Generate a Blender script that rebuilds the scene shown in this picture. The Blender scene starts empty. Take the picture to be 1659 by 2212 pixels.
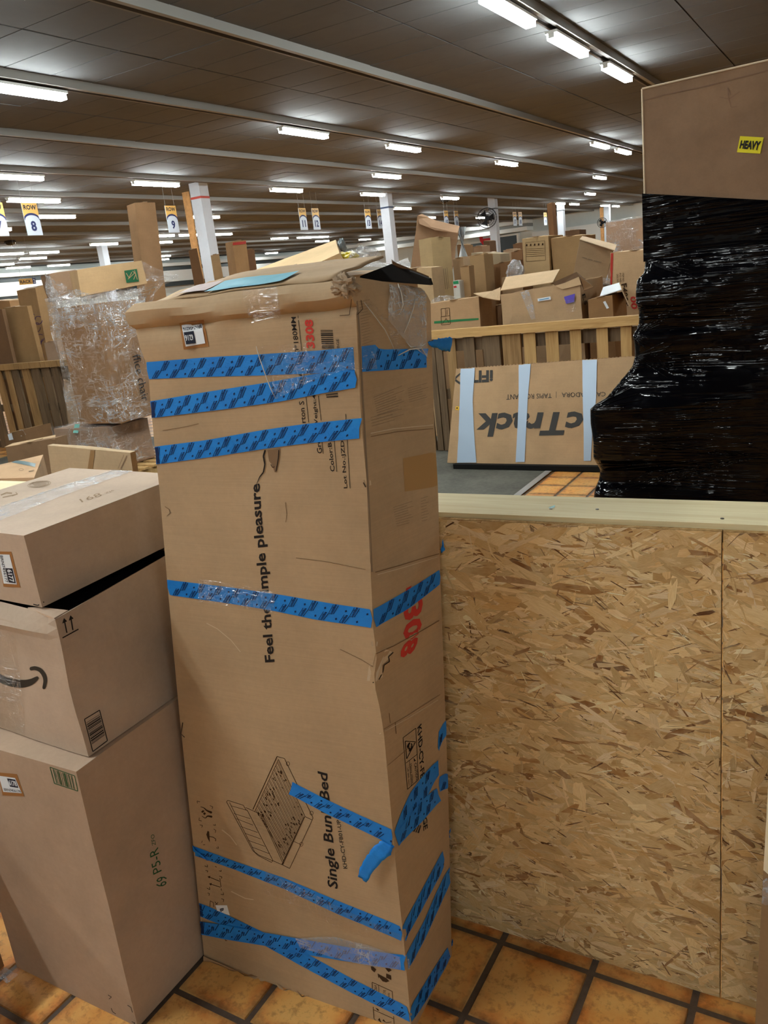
import bpy, math, random
from mathutils import Vector, Matrix, noise
from mathutils.bvhtree import BVHTree
R = random.Random(7)
SC = bpy.context.scene
COL = SC.collection

# ------------------------------------------------------------------ camera
F0 = 1735.0; PITCH = math.radians(-16.2); ROLL = math.radians(-6.8); YAW = math.radians(31.9); H = 1.66
def _axes():
    F = Vector((0, math.cos(PITCH), math.sin(PITCH))); U = Vector((0, -math.sin(PITCH), math.cos(PITCH))); X = Vector((1, 0, 0))
    X2 = math.cos(ROLL)*X + math.sin(ROLL)*U; U2 = -math.sin(ROLL)*X + math.cos(ROLL)*U
    M = Matrix.Rotation(YAW, 3, 'Z')
    return M @ X2, M @ U2, M @ F
CX, CU, CF = _axes()
CAM = Vector((0, 0, H))
cd = bpy.data.cameras.new('camera'); cam = bpy.data.objects.new('camera', cd); COL.objects.link(cam)
cam.matrix_world = Matrix(((CX.x, CU.x, -CF.x, 0), (CX.y, CU.y, -CF.y, 0), (CX.z, CU.z, -CF.z, H), (0, 0, 0, 1)))
cd.sensor_fit = 'VERTICAL'; cd.sensor_height = 36; cd.lens = 36*F0/2212; cd.clip_start = .02; cd.clip_end = 300
SC.camera = cam
# ------------------------------------------------------------------ world, exposure
w = bpy.data.worlds.new('world'); SC.world = w; w.use_nodes = True
w.node_tree.nodes['Background'].inputs[0].default_value = (.5, .5, .5, 1)
w.node_tree.nodes['Background'].inputs[1].default_value = .02
vs = SC.view_settings
vs.view_transform = 'Standard'; vs.look = 'None'; vs.gamma = 1; vs.use_curve_mapping = False; vs.exposure = 0.0
TUBE_NEAR = 94.0     # strength of the fluorescent tubes
SC.cycles.max_bounces = 8; SC.cycles.diffuse_bounces = 4; SC.cycles.glossy_bounces = 3
SC.cycles.transparent_max_bounces = 12; SC.cycles.sample_clamp_indirect = 6

# ------------------------------------------------------------------ photo geometry: pixel -> point on a real plane
def ray(px, py): return CX*((px-829.5)/F0) - CU*((py-1106)/F0) + CF
def onz(px, py, z=0.0): r = ray(px, py); return CAM + r*((z-H)/r.z)
def ony(px, py, y): r = ray(px, py); return CAM + r*(y/r.y)
def onx(px, py, x): r = ray(px, py); return CAM + r*(x/r.x)
def onpl(px, py, p, n): r = ray(px, py); return CAM + r*((p-CAM).dot(n)/r.dot(n))
def ondist(px, py, d): r = ray(px, py); return CAM + r*d
def proj(p):
    d = Vector(p)-CAM; z = d.dot(CF); return (829.5+F0*d.dot(CX)/z, 1106-F0*d.dot(CU)/z, z)

# ------------------------------------------------------------------ materials
def lin(c): 
    return tuple((x/255/12.92 if x/255 <= .04045 else ((x/255+.055)/1.055)**2.4) for x in c)
MC = {}
class NT:
    def __init__(s, name):
        s.m = bpy.data.materials.new(name); s.m.use_nodes = True; s.t = s.m.node_tree; s.t.nodes.clear()
        s.out = s.t.nodes.new('ShaderNodeOutputMaterial')
    def n(s, t, **k):
        x = s.t.nodes.new(t)
        for a, b in k.items():
            if a.startswith('_'): x.inputs[a[1:].replace('_', ' ')].default_value = b
            else: setattr(x, a, b)
        return x
    def l(s, a, b): s.t.links.new(a, b)
    def bsdf(s, col=(.5, .5, .5), rough=.8, spec=.3, metal=0):
        b = s.n('ShaderNodeBsdfPrincipled'); b.inputs['Base Color'].default_value = (*col, 1)
        b.inputs['Roughness'].default_value = rough; b.inputs['Specular IOR Level'].default_value = spec; b.inputs['Metallic'].default_value = metal
        s.l(b.outputs[0], s.out.inputs[0]); return b
    def noise(s, scale=5, detail=4, rough=.5, vec=None, sc=None, dist=0):
        x = s.n('ShaderNodeTexNoise'); x.inputs['Scale'].default_value = scale; x.inputs['Detail'].default_value = detail
        x.inputs['Roughness'].default_value = rough; x.inputs['Distortion'].default_value = dist
        if vec is not None:
            if sc:
                mp = s.n('ShaderNodeMapping'); mp.inputs['Scale'].default_value = sc; s.l(vec, mp.inputs[0]); vec = mp.outputs[0]
            s.l(vec, x.inputs['Vector'])
        return x.outputs['Fac']
    def ramp(s, fac, stops, interp='LINEAR'):
        x = s.n('ShaderNodeValToRGB'); x.color_ramp.interpolation = interp; e = x.color_ramp.elements
        while len(e) < len(stops): e.new(.5)
        for i, (p, c) in enumerate(stops):
            e[i].position = p; e[i].color = (*c, 1) if len(c) == 3 else c
        s.l(fac, x.inputs[0]); return x.outputs[0]
    def mix(s, fac, a, b, mode='MIX'):
        x = s.n('ShaderNodeMix', data_type='RGBA', blend_type=mode)
        for sock, v in ((x.inputs[0], fac), (x.inputs[6], a), (x.inputs[7], b)):
            if hasattr(v, 'is_linked'): s.l(v, sock)
            elif isinstance(v, (int, float)): sock.default_value = v
            else: sock.default_value = (*v, 1)
        return x.outputs[2]
    def math(s, op, a, b=None, c=None):
        x = s.n('ShaderNodeMath', operation=op)
        for i, v in enumerate((a, b, c)):
            if v is None: continue
            if hasattr(v, 'is_linked'): s.l(v, x.inputs[i])
            else: x.inputs[i].default_value = v
        return x.outputs[0]
    def bump(s, h, strength=.3, dist=.01):
        x = s.n('ShaderNodeBump'); x.inputs['Strength'].default_value = strength; x.inputs['Distance'].default_value = dist
        s.l(h, x.inputs['Height']); return x.outputs[0]

def plain(name, c, rough=.7, spec=.3, metal=0):
    k = ('p', name)
    if k not in MC:
        t = NT(name); t.bsdf(lin(c), rough, spec, metal); MC[k] = t.m
    return MC[k]
def card(name, c, streak=.12, rough=.82):
    k = ('c', name)
    if k in MC: return MC[k]
    t = NT(name); pos = t.n('ShaderNodeTexCoord').outputs['Object']
    n1 = t.noise(3.0, 5, .6, pos); n2 = t.noise(1.0, 3, .6, pos, (5, 5, 300)); n3 = t.noise(90, 3, .7, pos)
    base = lin(c); dark = tuple(x*.80 for x in base); lite = tuple(min(1, x*1.13) for x in base)
    col = t.ramp(n1, [(.3, dark), (.7, lite)])
    col = t.mix(streak*1.1, col, t.ramp(n2, [(.35, tuple(x*.72 for x in base)), (.6, lite)]))
    col = t.mix(.10, col, t.ramp(n3, [(.3, tuple(x*.5 for x in base)), (.7, lite)]))
    b = t.bsdf(base, rough, .25); t.l(col, b.inputs['Base Color'])
    hsum = t.math('ADD', t.math('MULTIPLY', n2, .25), t.math('MULTIPLY', t.noise(12, 3, .5, pos), 1.0))
    t.l(t.bump(hsum, .25, .004), b.inputs['Normal'])
    MC[k] = t.m; return t.m
def wood(name, c, c2=None, axis=0, rough=.7, knots=True):
    k = ('w', name)
    if k in MC: return MC[k]
    t = NT(name); pos = t.n('ShaderNodeTexCoord').outputs['Object']
    sc = [55, 55, 55]; sc[axis] = 2.2
    n1 = t.noise(1, 4, .6, pos, tuple(sc), 1.2); n2 = t.noise(1.4, 2, .5, pos)
    sc2 = [9, 9, 9]; sc2[axis] = 1.0
    n3 = t.noise(1, 3, .6, pos, tuple(sc2), 2.0)
    base = lin(c); c2 = lin(c2) if c2 else tuple(x*.62 for x in base)
    col = t.ramp(n1, [(.35, c2), (.6, base)]); col = t.mix(.5, col, t.ramp(n3, [(.35, c2), (.5, base), (.7, tuple(min(1, x*1.12) for x in base))]))
    col = t.mix(.35, col, t.ramp(n2, [(.3, tuple(x*.6 for x in base)), (.6, base)]))
    b = t.bsdf(base, rough, .3); t.l(col, b.inputs['Base Color']); t.l(t.bump(n1, .3, .003), b.inputs['Normal'])
    MC[k] = t.m; return t.m
def emit(name, c, s):
    t = NT(name); e = t.n('ShaderNodeEmission'); e.inputs[0].default_value = (*c, 1); e.inputs[1].default_value = s
    t.l(e.outputs[0], t.out.inputs[0]); return t.m
def film(name, tint=(1, 1, 1), lo=.08, hi=.75, scale=14, stretch=(1, 1, 1), strength=.9, rough=.12, white=.35):
    """clear plastic film: see-through, glossy, with pale fold creases that also paint highlights"""
    t = NT(name); pos = t.n('ShaderNodeTexCoord').outputs['Object']
    def ridged(sc, st, w_, d):
        n = t.noise(sc, 3, .6, pos, st, d); a = t.math('MULTIPLY', t.math('ABSOLUTE', t.math('SUBTRACT', n, .5)), 2.0)
        return t.ramp(a, [(0, (1, 1, 1)), (w_, (0, 0, 0))])
    sx_, sy_, sz_ = stretch
    r1 = ridged(scale*.5, (sx_*.5, sy_*.5, sz_*2.4), .07, .35); r2 = ridged(scale*.8, (sx_*1.6, sy_*1.6, sz_*.55), .06, .5); r3 = ridged(scale*2.2, (sx_*.6, sy_*.6, sz_*2.6), .10, .3)
    sel = t.ramp(t.noise(scale*.35, 3, .6, pos), [(.40, (.15, .15, .15)), (.62, (1, 1, 1))])
    m1 = t.math('MAXIMUM', r1, t.math('MAXIMUM', r2, t.math('MULTIPLY', r3, .55)))
    crease = t.math('MULTIPLY', m1, sel)
    f = t.math('ADD', lo, t.math('MULTIPLY', crease, hi-lo))
    bmp = t.bump(t.math('ADD', t.math('MULTIPLY', m1, .6), t.noise(scale, 4, .6, pos, stretch, 1.5)), strength, .02)
    g = t.n('ShaderNodeBsdfGlossy'); g.inputs['Color'].default_value = (1, 1, 1, 1); g.inputs['Roughness'].default_value = rough; t.l(bmp, g.inputs['Normal'])
    d = t.n('ShaderNodeBsdfDiffuse'); d.inputs['Color'].default_value = (.85, .87, .9, 1)
    gd = t.n('ShaderNodeMixShader'); gd.inputs[0].default_value = white; t.l(g.outputs[0], gd.inputs[1]); t.l(d.outputs[0], gd.inputs[2])
    tr = t.n('ShaderNodeBsdfTransparent'); tr.inputs[0].default_value = (*tint, 1)
    m = t.n('ShaderNodeMixShader'); t.l(f, m.inputs[0]); t.l(tr.outputs[0], m.inputs[1]); t.l(gd.outputs[0], m.inputs[2])
    t.l(m.outputs[0], t.out.inputs[0]); return t.m

def tile_mat():
    t = NT('glazed_quarry_tile'); geo = t.n('ShaderNodeNewGeometry'); sp = t.n('ShaderNodeSeparateXYZ'); t.l(geo.outputs['Position'], sp.inputs[0])
    def fr(s, o): 
        u = t.math('DIVIDE', t.math('SUBTRACT', s, o), TP); return u, t.math('ABSOLUTE', t.math('SUBTRACT', t.math('FRACT', u), .5))
    ux, ax = fr(sp.outputs[0], TX0); uy, ay = fr(sp.outputs[1], TY0)
    e = t.math('MAXIMUM', ax, ay)
    n = t.noise(6, 5, .65, geo.outputs['Position']); nf = t.noise(26, 4, .6, geo.outputs['Position'])
    ee = t.math('ADD', e, t.math('MULTIPLY', t.math('SUBTRACT', nf, .5), .16))
    c1 = t.ramp(ee, [(.30, lin((240, 172, 90))), (.40, lin((218, 132, 58))), (.45, lin((136, 74, 32))), (.48, lin((86, 48, 26)))])
    cell = t.n('ShaderNodeTexWhiteNoise', noise_dimensions='2D'); cv = t.n('ShaderNodeCombineXYZ')
    t.l(t.math('FLOOR', ux), cv.inputs[0]); t.l(t.math('FLOOR', uy), cv.inputs[1]); t.l(cv.outputs[0], cell.inputs['Vector'])
    c2 = t.mix(t.math('MULTIPLY', cell.outputs['Value'], .45), c1, lin((176, 104, 48)))
    c3 = t.mix(t.ramp(n, [(.38, (0, 0, 0)), (.62, (.75, .75, .75))]), c2, lin((236, 192, 118)))
    c3 = t.mix(.75, c2, c3)
    c4 = t.mix(t.ramp(t.noise(40, 4, .7, geo.outputs['Position']), [(.35, (.5, .5, .5)), (.5, (0, 0, 0))]), c3, lin((150, 92, 44)))
    mask = t.math('GREATER_THAN', e, .466)
    grout = t.mix(t.noise(60, 3, .6, geo.outputs['Position']), lin((66, 54, 46)), lin((104, 88, 76)))
    col = t.mix(mask, c4, grout)
    b = t.bsdf((.5, .3, .1), .42, .4); t.l(col, b.inputs['Base Color']); t.l(t.bump(t.math('ADD', n, nf), .15, .006), b.inputs['Normal'])
    return t.m

# ------------------------------------------------------------------ objects
def tag(o, label=None, cat=None, group=None, kind=None):
    if label: o['label'] = label
    if cat: o['category'] = cat
    if group: o['group'] = group
    if kind: o['kind'] = kind
    return o
def thing(name, loc, label, cat, group=None):
    o = bpy.data.objects.new(name, None); o.empty_display_size = .1; COL.objects.link(o); o.location = loc
    o['_o'] = 0; del o['_o']
    return tag(o, label, cat, group)
def rootloc(o):
    v = Vector((0, 0, 0))
    while o: v = v + o.location; o = o.parent
    return v
def mesh(name, V, F, mat, parent=None, smooth=False, mats=None, fm=None):
    me = bpy.data.meshes.new(name); org = rootloc(parent) if parent else Vector((0, 0, 0))
    me.from_pydata([tuple(Vector(v)-org) for v in V], [], F)
    if mats:
        for m in mats: me.materials.append(m)
        for p, i in zip(me.polygons, fm): p.material_index = i
    else: me.materials.append(mat)
    if smooth: me.polygons.foreach_set('use_smooth', [True]*len(me.polygons))
    me.update(); o = bpy.data.objects.new(name, me); COL.objects.link(o); o.parent = parent
    return o
def retop(o, label, cat, group=None):
    """recentre a one-mesh top-level thing on its base"""
    vs_ = [v.co.copy() for v in o.data.vertices]; c = sum(vs_, Vector())/len(vs_); c.z = min(v.z for v in vs_)
    for v in o.data.vertices: v.co -= c
    o.location = o.location + c; return tag(o, label, cat, group)
BF = [(0, 3, 2, 1), (4, 5, 6, 7), (0, 1, 5, 4), (1, 2, 6, 5), (2, 3, 7, 6), (3, 0, 4, 7)]
class MB:
    def __init__(s): s.V = []; s.F = []
    def hexa(s, P): 
        n = len(s.V); s.V += [Vector(p) for p in P]; s.F += [tuple(i+n for i in f) for f in BF]; return s
    def box(s, a, b):
        x0, y0, z0 = a; x1, y1, z1 = b
        return s.hexa([(x0, y0, z0), (x1, y0, z0), (x1, y1, z0), (x0, y1, z0), (x0, y0, z1), (x1, y0, z1), (x1, y1, z1), (x0, y1, z1)])
    def bar(s, a, b, w, h=None, up=Vector((0, 0, 1))):
        a = Vector(a); b = Vector(b); h = h or w; d = (b-a).normalized()
        u = d.cross(up); u = u.normalized() if u.length > 1e-4 else Vector((1, 0, 0)); v = u.cross(d)
        P = [];
        for c in (a, b): P += [c+u*w/2+v*h/2, c-u*w/2+v*h/2, c-u*w/2-v*h/2, c+u*w/2-v*h/2]
        return s.hexa(P)
    def tube(s, pts, r, n=8):
        base = len(s.V); pts = [Vector(p) for p in pts]
        for i, p in enumerate(pts):
            d = (pts[min(i+1, len(pts)-1)]-pts[max(i-1, 0)]).normalized(); u = d.cross(Vector((0, 0, 1)))
            u = u.normalized() if u.length > 1e-3 else Vector((1, 0, 0)); v = u.cross(d); rr = r[i] if isinstance(r, (list, tuple)) else r
            for k in range(n): a = 2*math.pi*k/n; s.V.append(p+u*rr*math.cos(a)+v*rr*math.sin(a))
        for i in range(len(pts)-1):
            for k in range(n): a = base+i*n+k; b = base+i*n+(k+1) % n; s.F.append((a, b, b+n, a+n))
        s.F.append(tuple(base+k for k in range(n))[::-1]); s.F.append(tuple(base+(len(pts)-1)*n+k for k in range(n))); return s
    def build(s, name, mat, parent=None, smooth=False): return mesh(name, s.V, s.F, mat, parent, smooth)

def lerp(a, b, t): return a+(b-a)*t
def lerp2(a, b, t): return (lerp(a[0], b[0], t), lerp(a[1], b[1], t))
def bil(q, u, v): return lerp(lerp(q[0], q[1], u), lerp(q[3], q[2], u), v)

def grid_box(P, name, mat, parent, n=6, amp=.004, seed=0, open_top=False, bulge=.006):
    """closed carton body from 8 corners (bottom 4, top 4), faces subdivided with small dents and bulge"""
    P = [Vector(p) for p in P]; c = sum(P, Vector())/8; V = []; F = []; idx = {}
    def key(p): return (round(p.x, 5), round(p.y, 5), round(p.z, 5))
    for fi, f in enumerate(BF):
        if open_top and fi == 1: continue
        q = [P[i] for i in f]; nrm = (q[1]-q[0]).cross(q[3]-q[0]).normalized()
        g = []
        for j in range(n+1):
            row = []
            for i in range(n+1):
                u, v = i/n, j/n; p = bil(q, u, v); k = key(p)
                if k not in idx:
                    edge = min(u, 1-u, v, 1-v); w_ = min(1, edge*4)
                    d = nrm*(bulge*math.sin(math.pi*u)*math.sin(math.pi*v)+amp*w_*noise.noise(p*4+Vector((seed, 0, 0))))
                    e = Vector((noise.noise(p*6+Vector((seed, 3, 1))), noise.noise(p*6+Vector((seed, 9, 5))), noise.noise(p*6+Vector((seed, 5, 9)))))*amp*.6
                    idx[k] = len(V); V.append(p+d+e)
                row.append(idx[k])
            g.append(row)
        for j in range(n):
            for i in range(n): F.append((g[j][i], g[j][i+1], g[j+1][i+1], g[j+1][i]))
    return mesh(name, V, F, mat, parent), V, F

class Host:
    """surface on which tape, labels and print are laid"""
    def __init__(s, *vf):
        V = []; F = []
        for v, f in vf:
            n = len(V); V += [Vector(x) for x in v]; F += [tuple(i+n for i in g) for g in f]
        s.b = BVHTree.FromPolygons(V, F); s.ref = None
    def cast(s, px, py, last=None):
        r = ray(px, py).normalized(); h = s.b.ray_cast(CAM, r)
        if h[0] is not None:
            n = h[1] if h[1].dot(r) < 0 else -h[1]; s.ref = (h[0]-CAM).length; return h[0], n
        if not last and not s.ref:
            for k in range(1, 40):
                for dx, dy in ((1, 0), (-1, 0), (0, 1), (0, -1), (1, 1), (-1, 1), (1, -1), (-1, -1)):
                    r2 = ray(px+dx*k*3, py+dy*k*3).normalized(); h = s.b.ray_cast(CAM, r2)
                    if h[0] is not None: s.ref = (h[0]-CAM).length; break
                if s.ref: break
        p = CAM+r*(last or s.ref or 2.0); h = s.b.find_nearest(p)
        n = h[1] if h[1].dot(r) < 0 else -h[1]; return h[0], n
    def hits(s, px, py): return s.b.ray_cast(CAM, ray(px, py).normalized())[0] is not None
    def near(s, p):
        h = s.b.find_nearest(p); n = h[1]
        if n.dot(h[0]-CAM) > 0: n = -n
        return h[0], n
    def poly(s, pts, off=.0008):
        o = []; last = None
        for p in pts:
            a, n = s.cast(*p, last); last = (a-CAM).length; o.append(a+n*off)
        return o
def resample(pl, n):
    L = [0]
    for a, b in zip(pl, pl[1:]): L.append(L[-1]+math.hypot(b[0]-a[0], b[1]-a[1]))
    out = []
    for i in range(n+1):
        t = L[-1]*i/n; k = 0
        while k < len(L)-2 and L[k+1] < t: k += 1
        u = (t-L[k])/max(1e-9, L[k+1]-L[k]); out.append((lerp(pl[k][0], pl[k+1][0], u), lerp(pl[k][1], pl[k+1][1], u)))
    return out
def strip(host, name, top, bot, mat, parent, n=24, m=2, off=.0012, wr=.0006, rag=0, label=None):
    A = resample(top, n); B = resample(bot, n); V = []; N = []; last = None; G = []
    mid = lerp2(A[n//2], B[n//2], .5)
    for i in range(n+1):
        row = []
        for j in range(m+1):
            t = j/m; px = lerp(A[i][0], B[i][0], t); py = lerp(A[i][1], B[i][1], t)
            if rag and i in (0, n): px += R.uniform(-rag, rag)*1.5
            if not host.hits(px, py):
                L_ = math.hypot(mid[0]-px, mid[1]-py) or 1
                for k in range(1, 14):
                    qx, qy = px+(mid[0]-px)/L_*k*1.5, py+(mid[1]-py)/L_*k*1.5
                    if host.hits(qx, qy): px, py = qx, qy; break
            p, nn = host.cast(px, py, last); last = (p-CAM).length
            V.append(p+nn*(off+wr*noise.noise(p*60))); row.append(len(V)-1)
        G.append(row)
    F = [(G[i][j], G[i+1][j], G[i+1][j+1], G[i][j+1]) for i in range(n) for j in range(m)]
    o = mesh(name, V, F, mat, parent, True)
    if label: o['label'] = label
    return o, V, F, G
TXT = {}
def text_mesh(txt, bold=0.0, shear=0.0):
    k = (txt, bold, shear)
    if k not in TXT:
        c = bpy.data.curves.new('t', 'FONT'); c.body = txt; c.offset = bold; c.shear = shear; c.resolution_u = 2
        o = bpy.data.objects.new('t', c); COL.objects.link(o); dg = bpy.context.evaluated_depsgraph_get(); dg.update()
        me = o.evaluated_get(dg).to_mesh(); V = [v.co.copy() for v in me.vertices]; F = [tuple(p.vertices) for p in me.polygons]
        o.evaluated_get(dg).to_mesh_clear(); bpy.data.objects.remove(o); bpy.data.curves.remove(c)
        x0 = min(v.x for v in V); x1 = max(v.x for v in V); y0 = min(v.y for v in V); y1 = max(v.y for v in V)
        TXT[k] = ([((v.x-x0)/(x1-x0), (v.y-y0)/(y1-y0)) for v in V], F, (x1-x0)/(y1-y0))
    return TXT[k]
class Ink:
    """collects flat print on a host and links it as one part"""
    def __init__(s, host, off=.0007): s.h = host; s.V = []; s.F = []; s.off = off
    def _add(s, V, F): n = len(s.V); s.V += V; s.F += [tuple(i+n for i in f) for f in F]
    def text(s, t, q, bold=.0, shear=0.0, off=None):
        """q: reading-order corners BL, BR, TR, TL in photo pixels"""
        off = off or s.off; C = [s.h.cast(*p)[0] for p in q]; uv, F, _ = text_mesh(t, bold, shear); V = []
        for u, v in uv:
            p, n = s.h.near(bil(C, u, v)); V.append(p+n*off)
        s._add(V, F); return s
    def poly(s, pts, off=None): s._add(s.h.poly(pts, off or s.off), [tuple(range(len(pts)))]); return s
    def line(s, pts, w=1.6, off=None, taper=None):
        for k in range(len(pts)-1):
            a, b = pts[k], pts[k+1]; L = math.hypot(b[0]-a[0], b[1]-a[1]) or 1; nx, ny = -(b[1]-a[1])/L, (b[0]-a[0])/L
            w0 = w if not taper else taper[k]; w1 = w if not taper else taper[k+1]
            m = max(1, int(L/10)); prev = None
            for i in range(m):
                t0, t1 = i/m, (i+1)/m; P = []
                for t, sg in ((t0, 1), (t0, -1), (t1, -1), (t1, 1)):
                    ww = lerp(w0, w1, t)/2; P.append((lerp(a[0], b[0], t)+nx*ww*sg, lerp(a[1], b[1], t)+ny*ww*sg))
                s.poly(P, off)
        return s
    def curve(s, pts, w, off=None):
        """smooth band through points with widths"""
        P = []; n = len(pts); 
        for k in range(n-1):
            p0, p1, p2, p3 = pts[max(k-1, 0)], pts[k], pts[k+1], pts[min(k+2, n-1)]
            for i in range(6):
                t = i/6; f = lambda a, b, c, d: .5*((2*b)+(-a+c)*t+(2*a-5*b+4*c-d)*t*t+(-a+3*b-3*c+d)*t**3)
                P.append((f(p0[0], p1[0], p2[0], p3[0]), f(p0[1], p1[1], p2[1], p3[1]), lerp(w[k], w[k+1], t)))
        P.append((*pts[-1], w[-1])); up = []; dn = []
        for i, (x, y, ww) in enumerate(P):
            a = P[max(i-1, 0)]; b = P[min(i+1, len(P)-1)]; L = math.hypot(b[0]-a[0], b[1]-a[1]) or 1; nx, ny = -(b[1]-a[1])/L, (b[0]-a[0])/L
            up.append((x+nx*ww/2, y+ny*ww/2)); dn.append((x-nx*ww/2, y-ny*ww/2))
        for i in range(len(P)-1): s.poly([up[i], up[i+1], dn[i+1], dn[i]], off)
        for (x, y, ww) in (P[0], P[-1]): s.poly([(x+ww/2*math.cos(a*math.pi/6), y+ww/2*math.sin(a*math.pi/6)) for a in range(12)], off)
        return s
    def bars(s, q, n, fill=.55, off=None, seed=1):
        """barcode: q BL,BR,TR,TL, bars spread along the BL->BR direction"""
        rr = random.Random(seed); t = 0; ws = [rr.choice((1, 1, 2, 3)) for _ in range(n*2)]; tot = sum(ws)
        for i, w_ in enumerate(ws):
            if i % 2 == 0:
                a, b = t/tot, (t+w_)/tot; Q = [Vector(p).to_2d() for p in q]
                s.poly([tuple(bil(Q, a, 0)), tuple(bil(Q, b, 0)), tuple(bil(Q, b, 1)), tuple(bil(Q, a, 1))], off)
            t += w_
        return s
    def build(s, name, mat, parent, label=None):
        o = mesh(name, s.V, s.F, mat, parent)
        if label: o['label'] = label
        return o
def sub(q, u0, v0, u1, v1):
    Q = [Vector(p).to_2d() for p in q]; return [tuple(bil(Q, u0, v0)), tuple(bil(Q, u1, v0)), tuple(bil(Q, u1, v1)), tuple(bil(Q, u0, v1))]
INK = plain('printed_black_ink', (42, 36, 34), .8, .1); BROWNINK = plain('printed_brown_ink', (66, 46, 30), .8, .1); RED = plain('printed_red_ink', (196, 66, 58), .8, .1)
FAINT = plain('faded_grey_print', (138, 116, 94), .9, .1); GREENINK = plain('printed_green_ink', (44, 84, 52), .8, .1)
WHITE = plain('white_label_paper', (226, 230, 236), .55, .3); NAVY = plain('navy_print', (24, 28, 48), .6, .3); KRAFT = plain('orange_kraft_backing', (158, 108, 62), .8, .2)
CLEAR = film('clear_packing_tape', (.97, .95, .92), .03, .35, 30, (1, 1, 1), .5, .15, .25)
SHINY = film('shiny_packing_tape', (.97, .97, .98), .20, .9, 26, (1, 1, 1), .8, .12, .62)  # diffuse white share raised to paint the tape's glare
# ================================================================== STRUCTURE
TP = .233; TX0 = -.737; TY0 = 1.502; ZC = 4.21
XL, XR, YB, YF = -37.0, 9.0, -7.5, 53.6
TILE = tile_mat()
def struct(o, label=None): o['kind'] = 'structure'; (label and tag(o, label)); return o
def pos_noise_mat(name, c, var=.15, scale=1.2, rough=.8, spec=.2):
    t = NT(name); g = t.n('ShaderNodeNewGeometry').outputs['Position']; n = t.noise(scale, 5, .6, g); b_ = lin(c)
    n2 = t.noise(scale*14, 3, .6, g)
    col = t.ramp(t.math('ADD', t.math('MULTIPLY', n, .7), t.math('MULTIPLY', n2, .3)), [(.35, tuple(x*(1-var) for x in b_)), (.65, tuple(min(1, x*(1+var)) for x in b_))])
    b = t.bsdf(b_, rough, spec); t.l(col, b.inputs['Base Color']); return t.m
FLOOR = struct(MB().box((XL, YB, -.2), (XR, YF, -.005)).build('floor', TILE), 'orange brown glazed quarry tile floor with dark grout')
# single tiles where the photo shows them
def tile_proto():
    a, b = TP/2-.0072, TP/2-.0098; V = [(-a, -a, -.006), (a, -a, -.006), (a, a, -.006), (-a, a, -.006), (-b, -b, 0), (b, -b, 0), (b, b, 0), (-b, b, 0)]
    me = bpy.data.meshes.new('floor_tile'); me.from_pydata(V, [], BF); me.materials.append(TILE); return me
TME = tile_proto(); K = 0
for (i0, i1, j0, j1) in ((-10, 4, -4, 0), (-7, -2, 15, 20)):
    for i in range(i0, i1):
        for j in range(j0, j1+1):
            x = TX0+(i+.5)*TP; y = TY0+(j-.5)*TP+TP*0
            if y > 1.6 and x < -2.2: continue
            o = bpy.data.objects.new('floor_tile', TME); COL.objects.link(o); o.parent = FLOOR
            o.location = (x, y, R.uniform(-.0012, .0004)); o.rotation_euler = (R.uniform(-.002, .002), R.uniform(-.002, .002), R.uniform(-.003, .003))
# ceiling: backing plus lay-in panels
CBACK = plain('ceiling_joint_dark', (52, 46, 42), .9, .1)  # dark backing that shows in the joints between panels
CPAN = pos_noise_mat('painted_ceiling_board', (104, 105, 106), .07, .5, .8, .06)
CEIL = struct(MB().box((XL, YB, ZC+.016), (XR, YF, ZC+.3)).build('ceiling', CBACK), 'grey brown boarded ceiling with dark joints')
RSP = 2.41; RX0 = -3.2
PW, PL = RSP/2, .587; YC0 = 3.152*2.55
cells = []
for i in range(-28, 11):
    x = RX0+RSP/4+i*PW-RSP/4+PW/2
    if x < XL+.5 or x > XR-.5: continue
    for j in range(-27, 78):
        y = YC0+(j+.5)*PL
        if YB+.2 < y < YF-.2:
            p = proj((x, y, ZC)); vis = p[2] > 0 and -80 < p[0] < 1740 and -80 < p[1] < 700
            cells.append((0 if vis else 1, x*x+y*y, x, y))
cells.sort(); pm = bpy.data.meshes.new('ceiling_panel')
a, b = PW/2-.009, PL/2-.007
pm.from_pydata([(-a, -b, 0), (a, -b, 0), (a, b, 0), (-a, b, 0), (-a, -b, .012), (a, -b, .012), (a, b, .012), (-a, b, .012)], [], BF); pm.materials.append(CPAN)
for k, (_, _, x, y) in enumerate(cells[:290]):
    o = bpy.data.objects.new('ceiling_panel', pm); COL.objects.link(o); o.parent = CEIL; o.location = (x, y, ZC+R.uniform(0, .003)); o.rotation_euler = (R.uniform(-.004, .004), R.uniform(-.003, .003), 0)
mb = MB()
for (_, _, x, y) in cells[290:]:
    z = ZC+R.uniform(0, .003); mb.box((x-a, y-b, z), (x+a, y+b, z+.012))
o = mb.build('ceiling_panels_far', CPAN, CEIL); o['kind'] = 'stuff'
# walls
WALLW = pos_noise_mat('painted_white_wall', (222, 226, 222), .04, .4)
WALLG = plain('grey_wall_band', (150, 152, 150), .8); DARKG = plain('dark_window_glass', (28, 38, 40), .25, .5); WHT = plain('white_gloss_paint', (236, 238, 236), .5)
struct(MB().box((XL-.2, YF, -.2), (XR, YF+.2, ZC+.3)).build('wall_back', WALLW))
struct(MB().box((XL-.2, YB, -.2), (XL, YF, ZC+.3)).build('wall_left', WALLW))
struct(MB().box((XR, YB, -.2), (XR+.2, YF+.2, ZC+.3)).build('wall_right', WALLW))
struct(MB().box((XL, YB-.2, -.2), (XR+.2, YB, ZC+.3)).build('wall_front', WALLW))
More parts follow.
